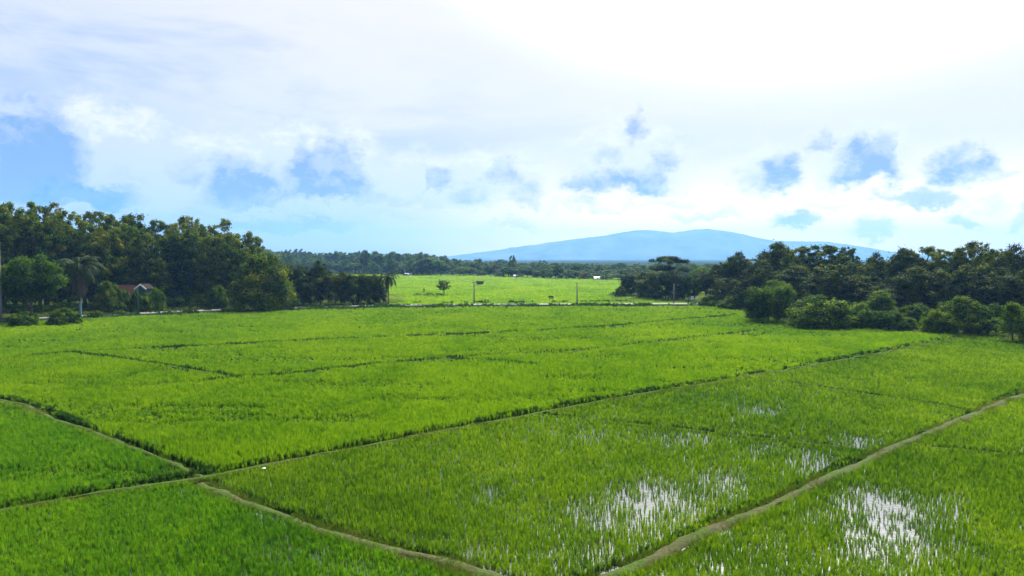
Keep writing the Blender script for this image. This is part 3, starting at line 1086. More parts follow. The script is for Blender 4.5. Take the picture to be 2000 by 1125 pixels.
def make_variant(key, kind, H, Wd, k, leaf, per, mat, bark=M_BARK, flat=0.8, tint0=0.45, toptint=0.0, tr=0.018, seed=0, tintvar=0.26):
    global rng
    random.seed(seed * 31 + 5)
    rng = np.random.default_rng(seed * 17 + 3)
    cs, rs = envelope(kind, H, Wd, k)
    cs, rs = _norm(cs, rs, H, Wd, flat)
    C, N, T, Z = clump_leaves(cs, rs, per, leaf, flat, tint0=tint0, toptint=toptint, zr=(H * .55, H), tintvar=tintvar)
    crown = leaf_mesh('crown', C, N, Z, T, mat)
    mb = MB()
    r0 = H * tr
    bend = [Vector((random.uniform(-1, 1) * H * 0.012 * i, random.uniform(-1, 1) * H * 0.012 * i, H * f)) for i, f in enumerate((0, .12, .25, .42, .6, .8))]
    bend[0] = Vector((0, 0, -0.15))
    mb.tube(bend, [r0 * 1.35, r0, r0 * .9, r0 * .72, r0 * .45, r0 * .18], 8)
    idx = sorted(range(len(cs)), key=lambda i: -rs[i])[:: max(1, len(cs) // 11)][:11]
    for i in idx:
        c = Vector(cs[i])
        f = max(0.12, min(0.7, c.z / H * 0.72))
        s0 = bend[0].lerp(bend[-1], 0) if f < .05 else Vector(np.array([[np.interp(f, (0, .12, .25, .42, .6, .8), [b[a] for b in bend]) for a in range(3)]])[0])
        midp = s0.lerp(c, .5) + Vector((0, 0, H * 0.02))
        mb.tube([s0, midp, c], [r0 * .42, r0 * .26, r0 * .07], 5)
    trunk = new_mesh('trunk', mb.V, mb.F, bark, True)
    VARIANTS[key] = (crown, trunk, H, Wd)


for k in range(7):
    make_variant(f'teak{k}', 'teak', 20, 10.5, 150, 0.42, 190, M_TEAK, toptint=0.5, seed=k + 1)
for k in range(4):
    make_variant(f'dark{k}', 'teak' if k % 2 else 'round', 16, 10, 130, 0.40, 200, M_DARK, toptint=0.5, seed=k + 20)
for k in range(4):
    make_variant(f'bush{k}', 'bush', 5, 8, 130, 0.30, 300, M_BUSH, seed=k + 30, tr=0.03)
for k in range(2):
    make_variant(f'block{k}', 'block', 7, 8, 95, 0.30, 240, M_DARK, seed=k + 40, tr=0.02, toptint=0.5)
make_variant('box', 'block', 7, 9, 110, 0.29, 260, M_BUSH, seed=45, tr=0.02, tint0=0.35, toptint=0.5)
for k in range(2):
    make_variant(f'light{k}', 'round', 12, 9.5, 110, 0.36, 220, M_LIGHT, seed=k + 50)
make_variant('umbrella', 'umbrella', 13, 12, 80, 0.36, 190, M_DARK, flat=0.48, seed=60)
for k in range(2):
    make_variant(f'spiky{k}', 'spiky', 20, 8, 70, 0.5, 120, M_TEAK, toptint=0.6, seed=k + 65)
make_variant('weeping', 'bush', 13, 15, 140, 0.42, 110, M_TEAK, seed=70, tint0=0.50, tr=0.02)
for k in range(6):
    make_variant(f'far{k}', ('round', 'teak')[k % 2], 15, 12, 64, 0.85, 60, M_FAR, seed=k + 80, tint0=0.4)
make_variant('farred', 'round', 11, 9, 26, 0.85, 22, M_RED, seed=90)
make_variant('farlight', 'round', 11, 11, 28, 0.85, 20, M_LIGHT, seed=91, tint0=0.3)
make_variant('shrub0', 'bush', 2, 2.6, 26, 0.24, 420, M_BUSH, seed=95, tr=0.03, tint0=0.4)
make_variant('shrub1', 'bush', 2, 2.8, 26, 0.24, 420, M_DARK, seed=96, tr=0.03, tint0=0.6)
make_variant('airy', 'round', 5, 5, 46, 0.34, 170, M_FAR, seed=99, tint0=0.5, tr=0.03)
make_variant('vine', 'spiky', 9, 8, 95, 0.34, 220, M_BUSH, seed=97, tint0=0.55, tr=0.02)
random.seed(11)
rng = np.random.default_rng(11)


def tree(name, var, P, H, Wd, label, cat='tree', group=None):
    crown, trunk, h0, w0 = VARIANTS[var]
    o = thing(name, label, cat, P, random.uniform(0, 6.283), group, (Wd / w0, Wd / w0, H / h0))
    link('trunk', trunk, o)
    link('crown', crown, o)
    return o


def tree_px(name, var, px, base, top, wpx, label, cat='tree', group=None, behind=0.0):
    """stand a tree so that in the photograph its foot is at (px, base) and its top at row top"""
    Y = G(px, base).y + behind
    P = at(px, Y)
    return tree(name, var, P, height(top, Y), wpx / FPX * Y, label, cat, group)


# --- left wood
SKX = [-300, 0, 40, 90, 135, 190, 230, 260, 310, 345, 372, 400, 425, 440, 465, 490, 520]
SKY = [380, 385, 394, 386, 398, 405, 408, 412, 422, 424, 416, 428, 432, 424, 440, 452, 482]
sk = lambda px: float(np.interp(px, SKX, SKY))
BLX, BLY = [-300, 0, 400, 560, 700], [636, 617, 601, 596, 594]
bl = lambda px: float(np.interp(px, BLX, BLY))
GW = 'tall trees of the wood at the left'
LW = [  # px, metres behind the road, top offset in px below the skyline, width px, variant, label
    (-130, 20, 2, 120, 0, 'outermost tall tree beyond the left picture edge, farthest out'), (-60, 26, 0, 110, 1, 'second tall tree beyond the left picture edge'), (-20, 14, 6, 100, 2, 'tall tree just outside the left picture edge'),
    (8, 24, 0, 95, 3, 'tall dark tree with the highest crown, cut by the left picture edge'),
    (92, 26, 0, 95, 4, 'tall dark wood tree rising on the skyline behind the light green roadside tree'),
    (48, 20, 8, 85, 5, 'dark skyline tree between the edge tree and the one behind the light green tree'), (135, 16, 8, 90, 6, 'broad yellow-brown crowned tree directly above the drooping palm'),
    (190, 24, 0, 80, 0, 'tall tree whose small round head breaks the skyline right of the palm'),
    (232, 18, 4, 80, 1, 'brown-topped wood tree on the skyline above the red roof'),
    (262, 28, 0, 80, 2, 'dark round-headed skyline tree above the white gable'),
    (310, 22, 2, 75, 3, 'dark tree on the skyline just before the dip in the left wood'),
    (345, 15, 6, 80, 4, 'leafy skyline tree right of the one over the white gable, before the pointed tree'), (372, 26, 0, 75, 5, 'pointed skyline tree in the middle of the left wood'),
    (405, 18, 4, 75, 6, 'yellowish-crowned tree on the skyline beside the spiky-headed tree'),
    (472, 16, 8, 70, 1, 'brownish tree at the right shoulder of the left wood'),
    (495, 22, 0, 55, 2, 'smaller tree on the descending skyline at the right end of the left wood'),
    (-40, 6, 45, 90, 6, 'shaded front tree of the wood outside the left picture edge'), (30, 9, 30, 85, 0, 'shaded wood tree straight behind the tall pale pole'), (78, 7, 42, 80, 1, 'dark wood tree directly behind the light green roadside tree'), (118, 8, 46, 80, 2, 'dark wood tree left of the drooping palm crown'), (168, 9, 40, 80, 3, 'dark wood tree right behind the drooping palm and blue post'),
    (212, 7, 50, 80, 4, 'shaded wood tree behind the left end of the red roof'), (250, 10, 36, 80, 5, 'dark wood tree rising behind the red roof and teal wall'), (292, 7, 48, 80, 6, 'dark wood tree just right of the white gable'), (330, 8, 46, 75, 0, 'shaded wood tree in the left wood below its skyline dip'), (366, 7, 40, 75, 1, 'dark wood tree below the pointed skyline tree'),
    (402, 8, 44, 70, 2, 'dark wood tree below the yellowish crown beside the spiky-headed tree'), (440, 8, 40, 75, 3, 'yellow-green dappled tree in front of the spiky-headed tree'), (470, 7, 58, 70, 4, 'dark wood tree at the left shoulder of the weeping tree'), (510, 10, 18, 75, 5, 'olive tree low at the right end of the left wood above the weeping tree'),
]
for px, dy, off, wpx, v, lab in LW:
    tree_px('wood_tree', f'teak{v}', px, bl(px), sk(px) + (off if off < 25 else off * 0.62), wpx * 1.08, lab or 'tall dark broadleaf tree hidden deep in the left wood among its neighbours', 'tree', GW, dy)
tree_px('spiky_tree', 'spiky0', 441, bl(440), 422, 62, 'spiky-headed tree with upright tufts against the sky in the left wood', 'tree', GW, 20)
tree_px('spiky_tree', 'spiky1', 490, bl(490), 447, 34, 'thin tree with a small tufted head at the end of the left wood', 'tree', GW, 14)
# front of the left wood
tree_px('light_green_tree', 'light0', 62, 629, 492, 112, 'light green leafy tree standing at the roadside near the left picture edge')
tree_px('dark_green_tree', 'dark1', 305, 606, 500, 60, 'dark green tree beside the white gable', behind=4)
tree_px('dark_green_tree', 'dark3', 215, 611, 515, 55, 'dark green tree left of the red roof', behind=9)
tree_px('weeping_tree', 'weeping', 515, 607, 486, 135, 'broad weeping green tree at the right end of the left wood, foliage reaching the ground')
tree_px('green_tree', 'bush3', 425, 603, 555, 40, 'small yellow-green sapling tree below the left wood', behind=3)
GU = 'understorey bushes along the left wood'
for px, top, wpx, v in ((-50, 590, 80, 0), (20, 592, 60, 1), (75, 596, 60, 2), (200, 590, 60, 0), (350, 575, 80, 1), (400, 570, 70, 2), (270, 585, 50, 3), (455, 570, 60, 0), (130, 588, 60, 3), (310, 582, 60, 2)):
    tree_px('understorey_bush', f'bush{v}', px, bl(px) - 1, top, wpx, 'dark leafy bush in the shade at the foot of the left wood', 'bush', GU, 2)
for px, base, top, wpx, v, lab in ((125, 634, 600, 62, 1, 'dark low bush in front of the road below the palm'), (48, 638, 606, 54, 2, 'dark bush in front of the road below the light green tree'),
                                   (190, 622, 606, 26, 3, 'small dark bush breaking the pale road line below the red roof'), (236, 618, 604, 20, 0, 'tiny dark shrub in front of the road below the teal wall')):
    tree_px('roadside_bush', f'bush{v}', px, base, top, wpx, lab, 'bush')

for px, top, wpx, v, lab, bh in ((208, 545, 50, 'weeping', 'dark leafy tree covering the left side of the red-roofed house', 6), (222, 553, 44, 'vine', 'climber-covered dark tree hiding the left end of the red roof', 8), (240, 560, 30, 'bush2', 'dark bush in front of the red roof', 7), (266, 566, 26, 'bush1', 'dark bush between the red roof and the white gable', 3.4),
                             (284, 569, 38, 'bush0', 'dark leafy bush below the white gable', 3.6), (256, 601, 30, 'shrub1', 'low dark shrub in front of the teal wall', 6), (232, 588, 40, 'bush1', 'wide dark bush left of the teal wall', 5),
                             (262, 510, 60, 'dark2', 'dark green tree hanging over the red roof', 19), (305, 560, 40, 'bush3', 'bush right of the white gable', 5)):
    Y = G(px, float(np.interp(px, [p[0] for p in ROAD], [p[1] for p in ROAD])), ROAD_Z).y + bh
    tree('roadside_tree', v, at(px, Y), height(top, Y), wpx / FPX * Y, lab)

# --- hedge trees between the wood and the coconut palm
for px, base, top, wpx, v, lab in ((560, 598, 512, 60, 'dark0', 'dark tree in the gap beside the weeping tree'), (592, 598, 514, 52, 'dark1', 'dark rounded tree, first of the hedge trees after the weeping tree'),
                                   (626, 597, 505, 46, 'dark2', 'tallest round-headed tree of the dark hedge row'),
                                   (655, 597, 528, 60, 'block0', 'dark low hedge tree behind the roadside bushes'), (690, 597, 533, 58, 'block1', 'dark dense hedge tree with a flat top'),
                                   (722, 597, 530, 56, 'block0', 'flat-topped dense dark tree next to the coconut palm'), (606, 598, 540, 70, 'block1', 'dark dense shrub mass below the round-headed hedge trees'),
                                   (742, 597, 548, 30, 'dark3', 'narrow dark shrub touching the coconut palm')):
    tree_px('hedge_tree', v, px, base, top, wpx, lab, 'tree', 'dark hedge trees beside the road', 5)
GS = 'low shrubs on the road edge'
for px, base, top, wpx, v in ((548, 607, 597, 22, 0), (570, 606, 598, 24, 1), (602, 605, 597, 30, 0), (628, 604, 594, 28, 1), (655, 603, 596, 30, 0), (680, 602, 594, 30, 1),
                              (800, 600, 595, 24, 0), (830, 600, 594, 28, 1), (872, 600, 595, 22, 0), (905, 601, 594, 20, 1), (1030, 600, 595, 20, 0), (1100, 599, 594, 22, 1),
                              (1170, 599, 594.5, 26, 0), (1245, 599, 594, 20, 1), (440, 612, 601, 24, 1), (330, 616, 605, 20, 0), (372, 614, 604, 18, 1)):
    tree_px('roadside_shrub', f'shrub{v}', px, base, top, wpx, 'low dark shrub on the near edge of the concrete road', 'shrub', GS)
tree_px('roadside_shrub', 'shrub0', 949, 594, 584, 16, 'small round shrub on the far road edge right of the utility pole', 'shrub')

# --- beyond the road, middle
tree_px('round_tree', 'airy', 867, 578, 545, 30, 'lone bushy grey green tree standing in the far field')
tree_px('small_tree', 'spiky0', 828, 574, 561, 6, 'slim little tree on the dark bank in the far field')
for px, wpx, top, lab in ((815, 24, 572.5, 'low dark scrub at the left end of the far field bank'), (836, 26, 571.5, 'low dark scrub in the middle of the far field bank'), (857, 24, 572, 'low dark scrub beside the lone bushy tree')):
    tree_px('bank_scrub', 'shrub1', px, 578.5, top, wpx, lab, 'shrub')
tree_px('umbrella_tree', 'umbrella', 1305, 586, 498, 84, 'dark flat-topped umbrella tree standing over the right-hand scrub', behind=4)
tree_px('dark_bush', 'block0', 1238, 580, 530, 58, 'dark rounded bush left of the umbrella tree', 'bush', None, 3)
for px, base, top, wpx, v, lab in ((1300, 586, 528, 80, 'block1', 'dense dark scrub beneath the umbrella tree'), (1212, 581, 558, 26, 'bush1', 'ragged small bush at the left end of the right-hand scrub'),
                                   (1345, 588, 535, 48, 'block0', 'dark scrub right of the umbrella tree behind the white board'), (1265, 584, 545, 50, 'block1', 'dark scrub between the round bush and the umbrella tree'),
                                   (1200, 579, 568, 14, 'shrub0', 'tiny green shrub at the far field edge by the right-hand scrub')):
    tree_px('scrub', v, px, base, top, wpx, lab, 'bush')
tree_px('light_green_tree', 'farlight', 1365, 578, 517, 55, 'light green tree behind the scrub right of the umbrella tree', behind=30)
tree_px('light_green_tree', 'farlight', 1395, 580, 520, 45, 'smaller light green tree at the left end of the right wood', behind=18)

# --- right wood
SRX = [1370, 1395, 1420, 1450, 1475, 1500, 1520, 1555, 1580, 1610, 1640, 1655, 1690, 1712, 1735, 1760, 1800, 1850, 1880, 1905, 1930, 1970, 2000, 2400]
SRY = [525, 518, 496, 487, 500, 480, 469, 474, 482, 473, 482, 478, 497, 488, 506, 480, 476, 481, 474, 466, 484, 474, 470, 466]
sr = lambda px: float(np.interp(px, SRX, SRY))
BRX, BRY = [1370, 1430, 1500, 1600, 1700, 1800, 1900, 2000, 2300], [596, 602, 614, 626, 634, 640, 648, 656, 675]
br = lambda px: float(np.interp(px, BRX, BRY))
GR = 'tall trees of the wood at the right'
RW = [(1378, 8, 4, 50, 'dark0', 'dark tree at the left foot of the right wood beside the road end'), (1412, 10, 6, 55, 'dark1', 'dark tree next to the road end tree at the left of the right wood'),
      (1446, 16, 0, 60, 'dark2', 'dark see-through crown on the skyline, first high tree of the right wood'), (1480, 12, 6, 60, 'dark3', 'dark skyline tree before the tallest dark tree in front of the mountain'),
      (1520, 24, 0, 75, 'dark0', 'tall dark skyline tree in front of the mountain end'), (1556, 20, 2, 70, 'teak1', 'olive skyline tree next to the tallest dark tree in front of the mountain'),
      (1612, 22, 0, 90, 'teak2', 'broad olive green tree standing above the wide rounded bush'), (1655, 34, 0, 50, 'dark1', 'round-headed dark skyline tree behind the broad olive tree'),
      (1713, 30, 0, 52, 'dark2', 'isolated dome-shaped crown between two gaps of the right skyline'), (1690, 18, 14, 60, 'dark3', 'dark tree with a lower crown left of the isolated dome-shaped crown'),
      (1765, 22, 0, 70, 'dark0', 'dark tree right of the last skyline gap in the right wood'), (1802, 26, 0, 75, 'teak3', 'olive skyline tree right of the last skyline gap'), (1850, 24, 0, 75, 'teak4', 'olive wood tree left of the feathery highest tree'),
      (1905, 26, 0, 70, 'teak5', 'feathery yellow-topped tree, the highest of the right wood'), (1880, 20, 4, 60, 'dark1', 'dark tree beside the left flank of the feathery highest tree'), (1940, 22, 0, 60, 'teak6', 'yellow-leaved tree top beside the dark tree at the right edge'), (1985, 24, 0, 85, 'dark2', 'dark flat-headed tree at the right picture edge'),
      (2060, 22, 0, 90, 'dark3', 'tree outside the right picture edge, nearer one'), (2140, 24, 0, 100, 'dark0', 'tree outside the right picture edge, farther one'),
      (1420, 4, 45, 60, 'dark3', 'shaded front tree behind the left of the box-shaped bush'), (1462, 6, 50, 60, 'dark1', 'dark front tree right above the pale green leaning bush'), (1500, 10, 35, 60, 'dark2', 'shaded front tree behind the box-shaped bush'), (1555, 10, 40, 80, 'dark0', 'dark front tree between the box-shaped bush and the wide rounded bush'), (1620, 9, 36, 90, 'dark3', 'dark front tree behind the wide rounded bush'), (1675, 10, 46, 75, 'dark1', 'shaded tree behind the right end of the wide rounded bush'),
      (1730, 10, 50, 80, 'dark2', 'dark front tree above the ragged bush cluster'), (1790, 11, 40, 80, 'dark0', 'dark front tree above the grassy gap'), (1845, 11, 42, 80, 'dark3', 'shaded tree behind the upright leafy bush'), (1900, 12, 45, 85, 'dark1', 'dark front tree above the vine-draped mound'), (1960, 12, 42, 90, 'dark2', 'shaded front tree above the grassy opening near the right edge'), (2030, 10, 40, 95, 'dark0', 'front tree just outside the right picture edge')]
for px, dy, off, wpx, v, lab in RW:
    tree_px('wood_tree', v, px, br(px), sr(px) + off, wpx * 1.2, lab or 'dark broadleaf tree inside the right wood behind the field-edge bushes', 'tree', GR, dy)
# bushes along the field edge
for px, base, top, wpx, v, lab in (
        (1500, 629, 557, 92, 'box', 'big box-shaped bush with a bright leafy top at the field edge'),
        (1605, 640, 573, 138, 'bush0', 'wide rounded dark green bush, the largest at the field edge'),
        (1478, 624, 590, 46, 'bush1', 'pale green bush leaning on the left side of the box-shaped bush'),
        (1520, 618, 545, 70, 'light1', 'yellow-green bush top behind the box-shaped bush'),
        (1690, 643, 600, 60, 'bush2', 'leafy bush right of the wide rounded bush'), (1735, 645, 605, 76, 'bush3', 'ragged bush cluster between the wide bush and the grassy gap'),
        (1720, 636, 565, 80, 'vine', 'climber-covered shrub with bright tips behind the ragged bushes'), (1772, 645, 618, 44, 'bush1', 'low dark bush beside the grassy gap'),
        (1826, 652, 600, 56, 'bush2', 'upright leafy bush just right of the grassy gap'), (1884, 656, 576, 92, 'vine', 'tall vine-draped mound of leaves near the right edge'),
        (1848, 650, 608, 44, 'bush0', 'dark low bush between the upright bush and the vine-draped mound'), (1912, 654, 590, 56, 'bush3', 'bright-tipped bush leaning on the vine-draped mound'),
        (1945, 658, 618, 34, 'light0', 'small pale green tree in the grassy opening near the right edge'),
        (1978, 668, 588, 64, 'vine', 'tall leafy shrub at the right picture edge'), (2040, 674, 592, 90, 'bush1', 'bush just outside the right picture edge')):
    tree_px('edge_bush', v, px, base, top, wpx, lab, 'bush', 'bushes along the field edge at the right')
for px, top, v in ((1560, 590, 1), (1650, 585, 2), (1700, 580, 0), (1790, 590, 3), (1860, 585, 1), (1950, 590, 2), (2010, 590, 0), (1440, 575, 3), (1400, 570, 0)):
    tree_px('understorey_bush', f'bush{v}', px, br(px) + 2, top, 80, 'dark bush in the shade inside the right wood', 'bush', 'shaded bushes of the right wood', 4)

# --- far wood beyond the fields
FTX = [480, 540, 580, 640, 700, 760, 820, 870, 920, 980, 1050, 1100, 1180, 1240, 1300, 1400]
FTT = [484, 486, 489, 494, 492, 494, 496, 503, 508, 507, 512, 514, 517, 516, 515, 514]
FBX, FBT = [480, 540, 640, 800, 900, 1000, 1100, 1200, 1300, 1420], [529, 530, 532, 537, 538, 542, 545, 547, 549, 549]
GF = 'trees of the far wood beyond the fields'
rr = random.Random(5)
for row, (dy, doff, step, jit) in enumerate(((2, 17, 17, 9), (28, 10, 19, 8), (75, 5, 20, 7), (150, 1, 20, 6), (330, 2, 22, 4), (620, 5, 24, 2))):
    px = 500.0
    while px < 1420:
        b_ = float(np.interp(px, FBX, FBT))
        top = float(np.interp(px, FTX, FTT)) + doff + rr.uniform(-jit, jit)
        Y = G(px, b_).y + dy + rr.uniform(-6, 10)
        Hh = max(3.5, height(top, Y))
        wp = rr.uniform(22, 40)
        v = f'far{rr.randrange(6)}'
        tree('far_tree', v, at(px, Y), Hh, max(wp / FPX * Y, Hh * 0.6),
             ('blurred dark green tree along the front of the far wood', 'mid-depth tree of the hazy far wood', 'hazy tree in the middle of the far wood', 'hazy blue-green tree on the skyline of the far wood', 'pale hazy tree behind the skyline of the far wood', 'faint tree before the mountain foot')[row],
             'tree', ('front row trees of the far wood', 'second row trees of the far wood', 'middle trees of the far wood', 'skyline trees of the far wood', 'hindmost trees of the far wood', 'trees before the mountain foot')[row])
        px += step * rr.uniform(0.75, 1.3)
for px, b_, top, wpx, v, lab in ((713, 536, 486.5, 18, 'far0', 'round-headed tree standing clear above the far wood'), (762, 536, 492, 14, 'far1', 'small dark head rising over the far wood right of the clear round tree'),
                                 (824, 537, 491, 26, 'far2', 'broad domed tree on the far skyline above the dark clump'), (835, 538, 503, 62, 'far4', 'wide dark clump tree at the edge of the far field'),
                                 (1001, 541, 497, 17, 'far3', 'tufted tall tree rising against the mountain foot'), (562, 534, 486, 28, 'far5', 'domed tree on the far skyline beside the left wood'),
                                 (1138, 546, 530, 20, 'farred', 'rust-coloured small tree at the far field edge'), (967, 540, 513, 16, 'farred', 'brownish tree in the far wood left of the tufted tall tree'),
                                 (1090, 545, 516, 22, 'far0', 'dark round tree at the far field edge left of the rust-coloured tree'), (1195, 547, 534, 50, 'farlight', 'pale green low tree by the white roofed house'),
                                 (1085, 545, 524, 40, 'farlight', 'light green tree at the edge of the far field'), (905, 540, 519, 30, 'farlight', 'light green tree right of the wide dark clump')):
    tree_px('far_tree', v, px, b_, top, wpx, lab)


# --- coconut palms
def palm(px, base, crown_py, frond_px, label, n=20, seed=0, dry=3, behind=0.0, lean=0.0):
    r = random.Random(seed)
    Y = G(px, base).y + behind
    P = at(px, Y)
    Hc = height(crown_py, Y)
    Lf = frond_px / FPX * Y
    o = thing('coconut_palm', label, 'palm tree', P)
    mb = MB()
    ks = (0, .1, .3, .55, .8, 1)
    mb.tube([(lean * k * k, 0, Hc * k - (0.15 if k == 0 else 0)) for k in ks], [.24, .17, .14, .13, .12, .11], 8)
    mb.build('trunk', M_BARK, o, True)
    top = Vector((lean, 0, Hc))
    for k in range(n + dry):
        isdry = k >= n
        a = r.uniform(0, 6.283) if isdry else 6.283 * k / n * 2.618 % 6.283
        el = -0.9 if isdry else math.radians(75 - 95 * (k / n) + r.uniform(-8, 8))
        d = Vector((math.cos(a), math.sin(a), 0))
        L = Lf * r.uniform(.85, 1.1)
        pts = []
        p, e = top.copy(), el
        for s in range(9):
            pts.append(p.copy())
            p = p + (d * math.cos(e) + Vector((0, 0, math.sin(e)))) * (L / 8)
            e = max(-1.45, e - 0.20 - 0.03 * s)
        side = Vector((-d.y, d.x, 0))
        V, F, T = [], [], []

        def quad(a_, b_, c_, d_):
            i = len(V)
            V.extend([a_, b_, c_, d_])
            F.append((i, i + 1, i + 2, i + 3))
        for s in range(8):
            q0, q1 = pts[s], pts[s + 1]
            quad(q0 - side * .04, q0 + side * .04, q1 + side * .03, q1 - side * .03)
            ax = (q1 - q0).normalized()
            for m_ in range(3):
                q = q0.lerp(q1, m_ / 3 + .1)
                f = (s + m_ / 3) / 8
                ll = L * 0.24 * math.sin(math.pi * min(1, .18 + f * .78)) + 0.1
                for sg in (-1, 1):
                    tip = q + side * sg * ll * .75 + ax * ll * .45 - Vector((0, 0, ll * r.uniform(.25, .6)))
                    wv = ax * 0.075 * (Lf / 4)
                    quad(q - wv, q + wv, tip + wv * .25, tip - wv * .25)
        me = new_mesh('frond', V, F, M_DRY if isdry else M_PALM)
        at_ = me.attributes.new('tint', 'FLOAT', 'POINT')
        at_.data.foreach_set('value', [r.uniform(.2, .8)] * len(V))
        f = link('frond', me, o)
        if isdry: f['label'] = 'dry grey frond hanging down'
    for k in range(5):
        a = r.uniform(0, 6.283)
        c = top + Vector((math.cos(a) * .25, math.sin(a) * .25, -.3))
        mb = MB().tube([c + Vector((0, 0, z)) for z in (-.15, -.08, 0, .08, .15)], [.03, .11, .14, .11, .03], 7)
        mb.build('coconut', M_PALM, o, True)
    return o


palm(759, 598.5, 541, 27, 'coconut palm standing at the roadside at the end of the dark hedge', 20, 3, 4, behind=4.5)
palm(157, 622, 522, 56, 'drooping palm with pale hanging fronds in front of the left wood', 22, 4, 4, behind=6)


# ------------------------------------------------------------------ poles, boards, buildings
def utility_pole(px, Y, top, label, arm=True, mat=M_POLE, r=.16, group=None):
    P = at(px, Y)
    H = height(top, Y)
    o = thing('utility_pole', label, 'utility pole', P, random.uniform(-.1, .1), group)
    MB().tube([(0, 0, -.2), (0, 0, H * .5), (0, 0, H)], [r * 1.15, r, r * .75], 8).build('pole', mat, o, True)
    if arm:
        MB().box((0, -.2, H - .55), (1.1, .1, .12)).build('crossarm', M_WOOD, o)
        for x in (-.45, 0, .45):
            MB().tube([(x, -.2, H - .48), (x, -.2, H - .38), (x, -.2, H - .30)], [.04, .06, .03], 6).build('insulator', M_METAL, o)
    return o


GP = 'utility poles along the road'
Yr = lambda px: G(px, float(np.interp(px, [p[0] for p in ROAD], [p[1] for p in ROAD])), ROAD_Z).y
utility_pole(926, Yr(926) + 3.2, 548, 'grey utility pole on the far road edge beside the dark hut', group=GP)
utility_pole(1127, Yr(1127) + 3.2, 552, 'lone slim utility pole right of the small roofed post stand', group=GP, arm=False)
utility_pole(1316, Yr(1316) + 3.4, 554, 'grey utility pole in front of the dark scrub under the umbrella tree', group=GP, arm=False)
utility_pole(3, Yr(3) - 3.2, 470, 'tall pale utility pole at the left picture edge', mat=M_CONC, r=.15, group=GP)
utility_pole(270, Yr(270) - 3, 556, 'greenish short pole in front of the teal wall', arm=False, mat=M_TEAL, r=.08)

# blue-grey gate post by the road
o = thing('gate_post', 'pale blue gate post standing by the road below the palm', 'post', at(157.5, Yr(157) + 3.2))
MB().box((0, 0, 1.5), (.34, .34, 3.0)).build('post', M_BLUEP, o)
MB().box((0, 0, 3.08), (.46, .46, .14)).build('cap', M_BLUEP, o)

# small roofed stand (1076, 582)
Y = Yr(1076) + 3.4
o = thing('roofed_stand', 'small dark roofed stand on two legs beside the road', 'stand', at(1076, Y))
for x in (-.42, .42):
    MB().box((x, 0, 1.0), (.10, .10, 2.1)).build('leg', M_POLE, o)
MB().box((0, 0, 1.72), (1.0, .25, .10)).build('rail', M_WOOD, o)
MB().poly([(-.75, -.5, 1.98), (.75, -.5, 1.98), (.55, 0, 2.42), (-.55, 0, 2.42)]).poly([(.75, .5, 1.98), (-.75, .5, 1.98), (-.55, 0, 2.42), (.55, 0, 2.42)]) \
    .poly([(.75, -.5, 1.98), (.75, .5, 1.98), (.55, 0, 2.42)]).poly([(-.75, .5, 1.98), (-.75, -.5, 1.98), (-.55, 0, 2.42)]).poly([(-.75, .5, 1.98), (.75, .5, 1.98), (.75, -.5, 1.98), (-.75, -.5, 1.98)]).build('roof', M_THATCH, o)


def gable(mb, L, Wd, z0, h, over=0.35):
    a, b = L / 2 + over, Wd / 2 + over
    th = .09
    e = z0 - over * h / (Wd / 2)
    for sg in (-1, 1):
        mb.poly([(-a, sg * b, e), (a, sg * b, e), (a, 0, z0 + h), (-a, 0, z0 + h)])
        mb.poly([(-a, sg * b, e - th), (a, sg * b, e - th), (a, 0, z0 + h - th), (-a, 0, z0 + h - th)])
        mb.poly([(-a, sg * b, e - th), (a, sg * b, e - th), (a, sg * b, e), (-a, sg * b, e)])
        for x in (-a, a):
            mb.poly([(x, sg * b, e - th), (x, sg * b, e), (x, 0, z0 + h), (x, 0, z0 + h - th)])
    return mb


def house(name, P, L, Wd, Hw, Hr, wall, roof, label, rz=0.0, cat='house', nwin=2, trim=None):
    o = thing(name, label, cat, P, rz)
    mb = MB()
    mb.box((0, 0, Hw / 2), (L, Wd, Hw))
    for x in (-L / 2, L / 2):
        mb.poly([(x, -Wd / 2, Hw), (x, Wd / 2, Hw), (x, 0, Hw + Hr * .98)])
    mb.build('wall', wall, o)
    gable(MB(), L, Wd, Hw + .02, Hr).build('roof', roof, o)
    for k in range(nwin):
        x = (k - (nwin - 1) / 2) * L / (nwin + .5)
        wn = MB().box((x, -Wd / 2 - .02, Hw * .58), (.95, .06, 1.0)).build('window', M_GLASS, o)
        mb = MB()
        mb.box((x, -Wd / 2 - .05, Hw * .58 + .54), (1.1, .06, .08)).box((x, -Wd / 2 - .05, Hw * .58 - .54), (1.1, .08, .08))
        mb.box((x - .51, -Wd / 2 - .05, Hw * .58), (.08, .06, 1.0)).box((x + .51, -Wd / 2 - .05, Hw * .58), (.08, .06, 1.0))
        f = mb.build('frame', M_WHITE, wn)
    MB().box((L * .40, -Wd / 2 - .025, 1.0), (.85, .05, 2.0)).build('door', M_WOOD, o)
    if trim:
        mb = MB()
        b, e = Wd / 2 + .4, Hw - .35 * Hr / (Wd / 2)
        for sg in (-1, 1):
            for x in (-L / 2 - .42,):
                mb.poly([(x, sg * b, e - .28), (x, sg * b, e + .05), (x, 0, Hw + Hr + .08), (x, 0, Hw + Hr - .25)])
                mb.poly([(x - .05, sg * b, e - .28), (x - .05, sg * b, e + .05), (x - .05, 0, Hw + Hr + .08), (x - .05, 0, Hw + Hr - .25)])
                mb.poly([(x, sg * b, e + .05), (x - .05, sg * b, e + .05), (x - .05, 0, Hw + Hr + .08), (x, 0, Hw + Hr + .08)])
        mb.build('gable_board', trim, o)
    return o


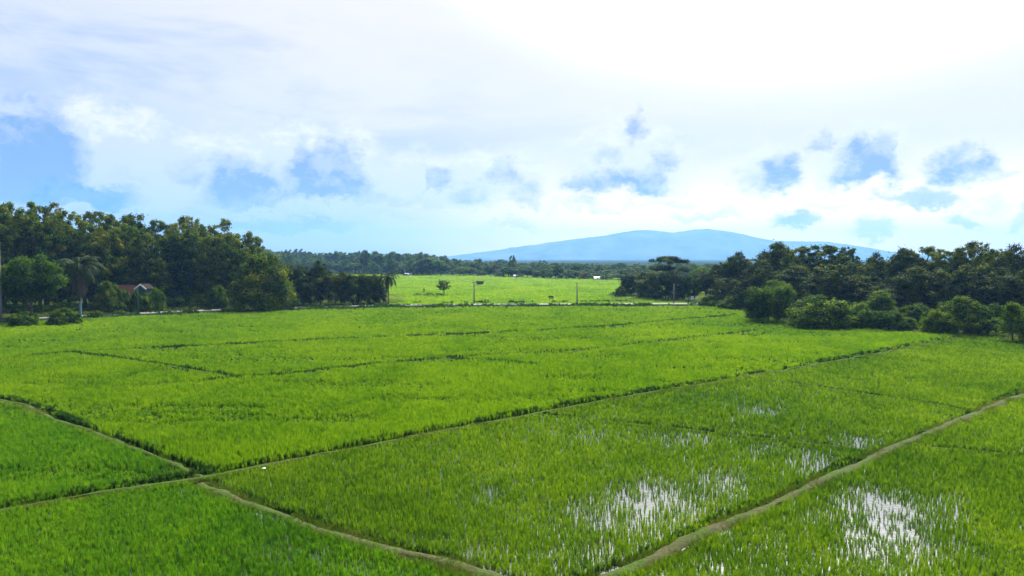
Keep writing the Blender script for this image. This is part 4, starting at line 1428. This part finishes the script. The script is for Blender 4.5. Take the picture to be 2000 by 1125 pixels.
Y = Yr(250) + 13
house('wooden_house', at(246, Y), 4.4, 4.2, height(574, Y), 2.0, M_TEAL, M_REDROOF, 'teal house with a rust red roof half hidden in the left wood')
Y = Yr(283) + 6.5
house('gabled_hut', at(284, Y), 3.0, 1.9, height(561, Y), .75, M_TEAL, M_THATCH, 'small hut with white gable boards among the trees of the left wood', rz=math.pi / 2, nwin=0, trim=M_WHITE)
# far buildings
Y = G(795, 538).y - 4
house('white_house', at(797, Y), 4.2, 3.4, height(536.5, Y), 1.1, M_WHITE, M_GREYROOF, 'small white house at the edge of the far wood behind the coconut palm')
o = thing('parked_car', 'dark parked car beside the small white far house', 'car', at(793, Y - 9))
MB().box((0, 0, .62), (4.0, 1.7, .62)).build('body', M_CAR, o)
MB().box((-.1, 0, 1.2), (2.2, 1.5, .52)).build('cabin', M_GLASS, o)
for x in (-1.25, 1.25):
    for yy in (-.82, .82):
        MB().tube([(x, yy - .1, .33), (x, yy + .1, .33)], .33, 12).build('wheel', M_RUBBER, o)
Y = G(1170, 546).y - 2
house('white_roofed_house', at(1170, Y), 5.5, 4, height(543, Y), 0.9, M_CONC, M_GREYROOF, 'low far house with a bright white roof among the far field-edge trees')
Y = G(1006, 543).y
house('white_hut', at(1006.5, Y), 1.8, 1.6, 1.5, .5, M_WHITE, M_GREYROOF, 'tiny white hut at the far field edge below the tufted tall tree', nwin=0)
# dark field hut
Y = G(937, 557.5).y
o = thing('field_hut', 'dark thatched field hut standing alone in the far field', 'hut', at(937.5, Y))
for x in (-1.3, 1.3):
    for yy in (-.9, .9):
        MB().box((x, yy, .7), (.12, .12, 1.4)).build('post', M_WOOD, o)
MB().box((0, 0, .62), (2.9, 2.1, .12)).build('platform', M_WOOD, o)
MB().box((0, .95, 1.1), (2.8, .06, .85)).build('back_wall', M_THATCH, o)
gable(MB(), 2.9, 2.0, 1.45, .55, .3).build('roof', M_THATCH, o)
# white board by the road end
o = thing('notice_board', 'small white board on a post at the road end before the dark scrub', 'board', at(1352, Yr(1352) + 6.0))
MB().box((0, 0, .6), (.10, .10, 1.3)).build('post', M_POLE, o)
MB().box((0, -.08, 1.65), (.75, .05, .95)).build('panel', M_WHITE, o)
# bleached litter on the long bund
P = G(515, 915, .28)
o = thing('litter', 'scrap of white plastic lying on the long bund', 'litter', P)
MB().poly([(-.10, -.05, .02), (.02, -.07, .05), (.11, -.02, .03), (.07, .06, .06), (-.06, .06, .02)]).poly([(-.10, -.05, .0), (-.06, .06, .0), (.07, .06, .0), (.11, -.02, .0), (.02, -.07, .0)]).build('sheet', M_WHITE, o)
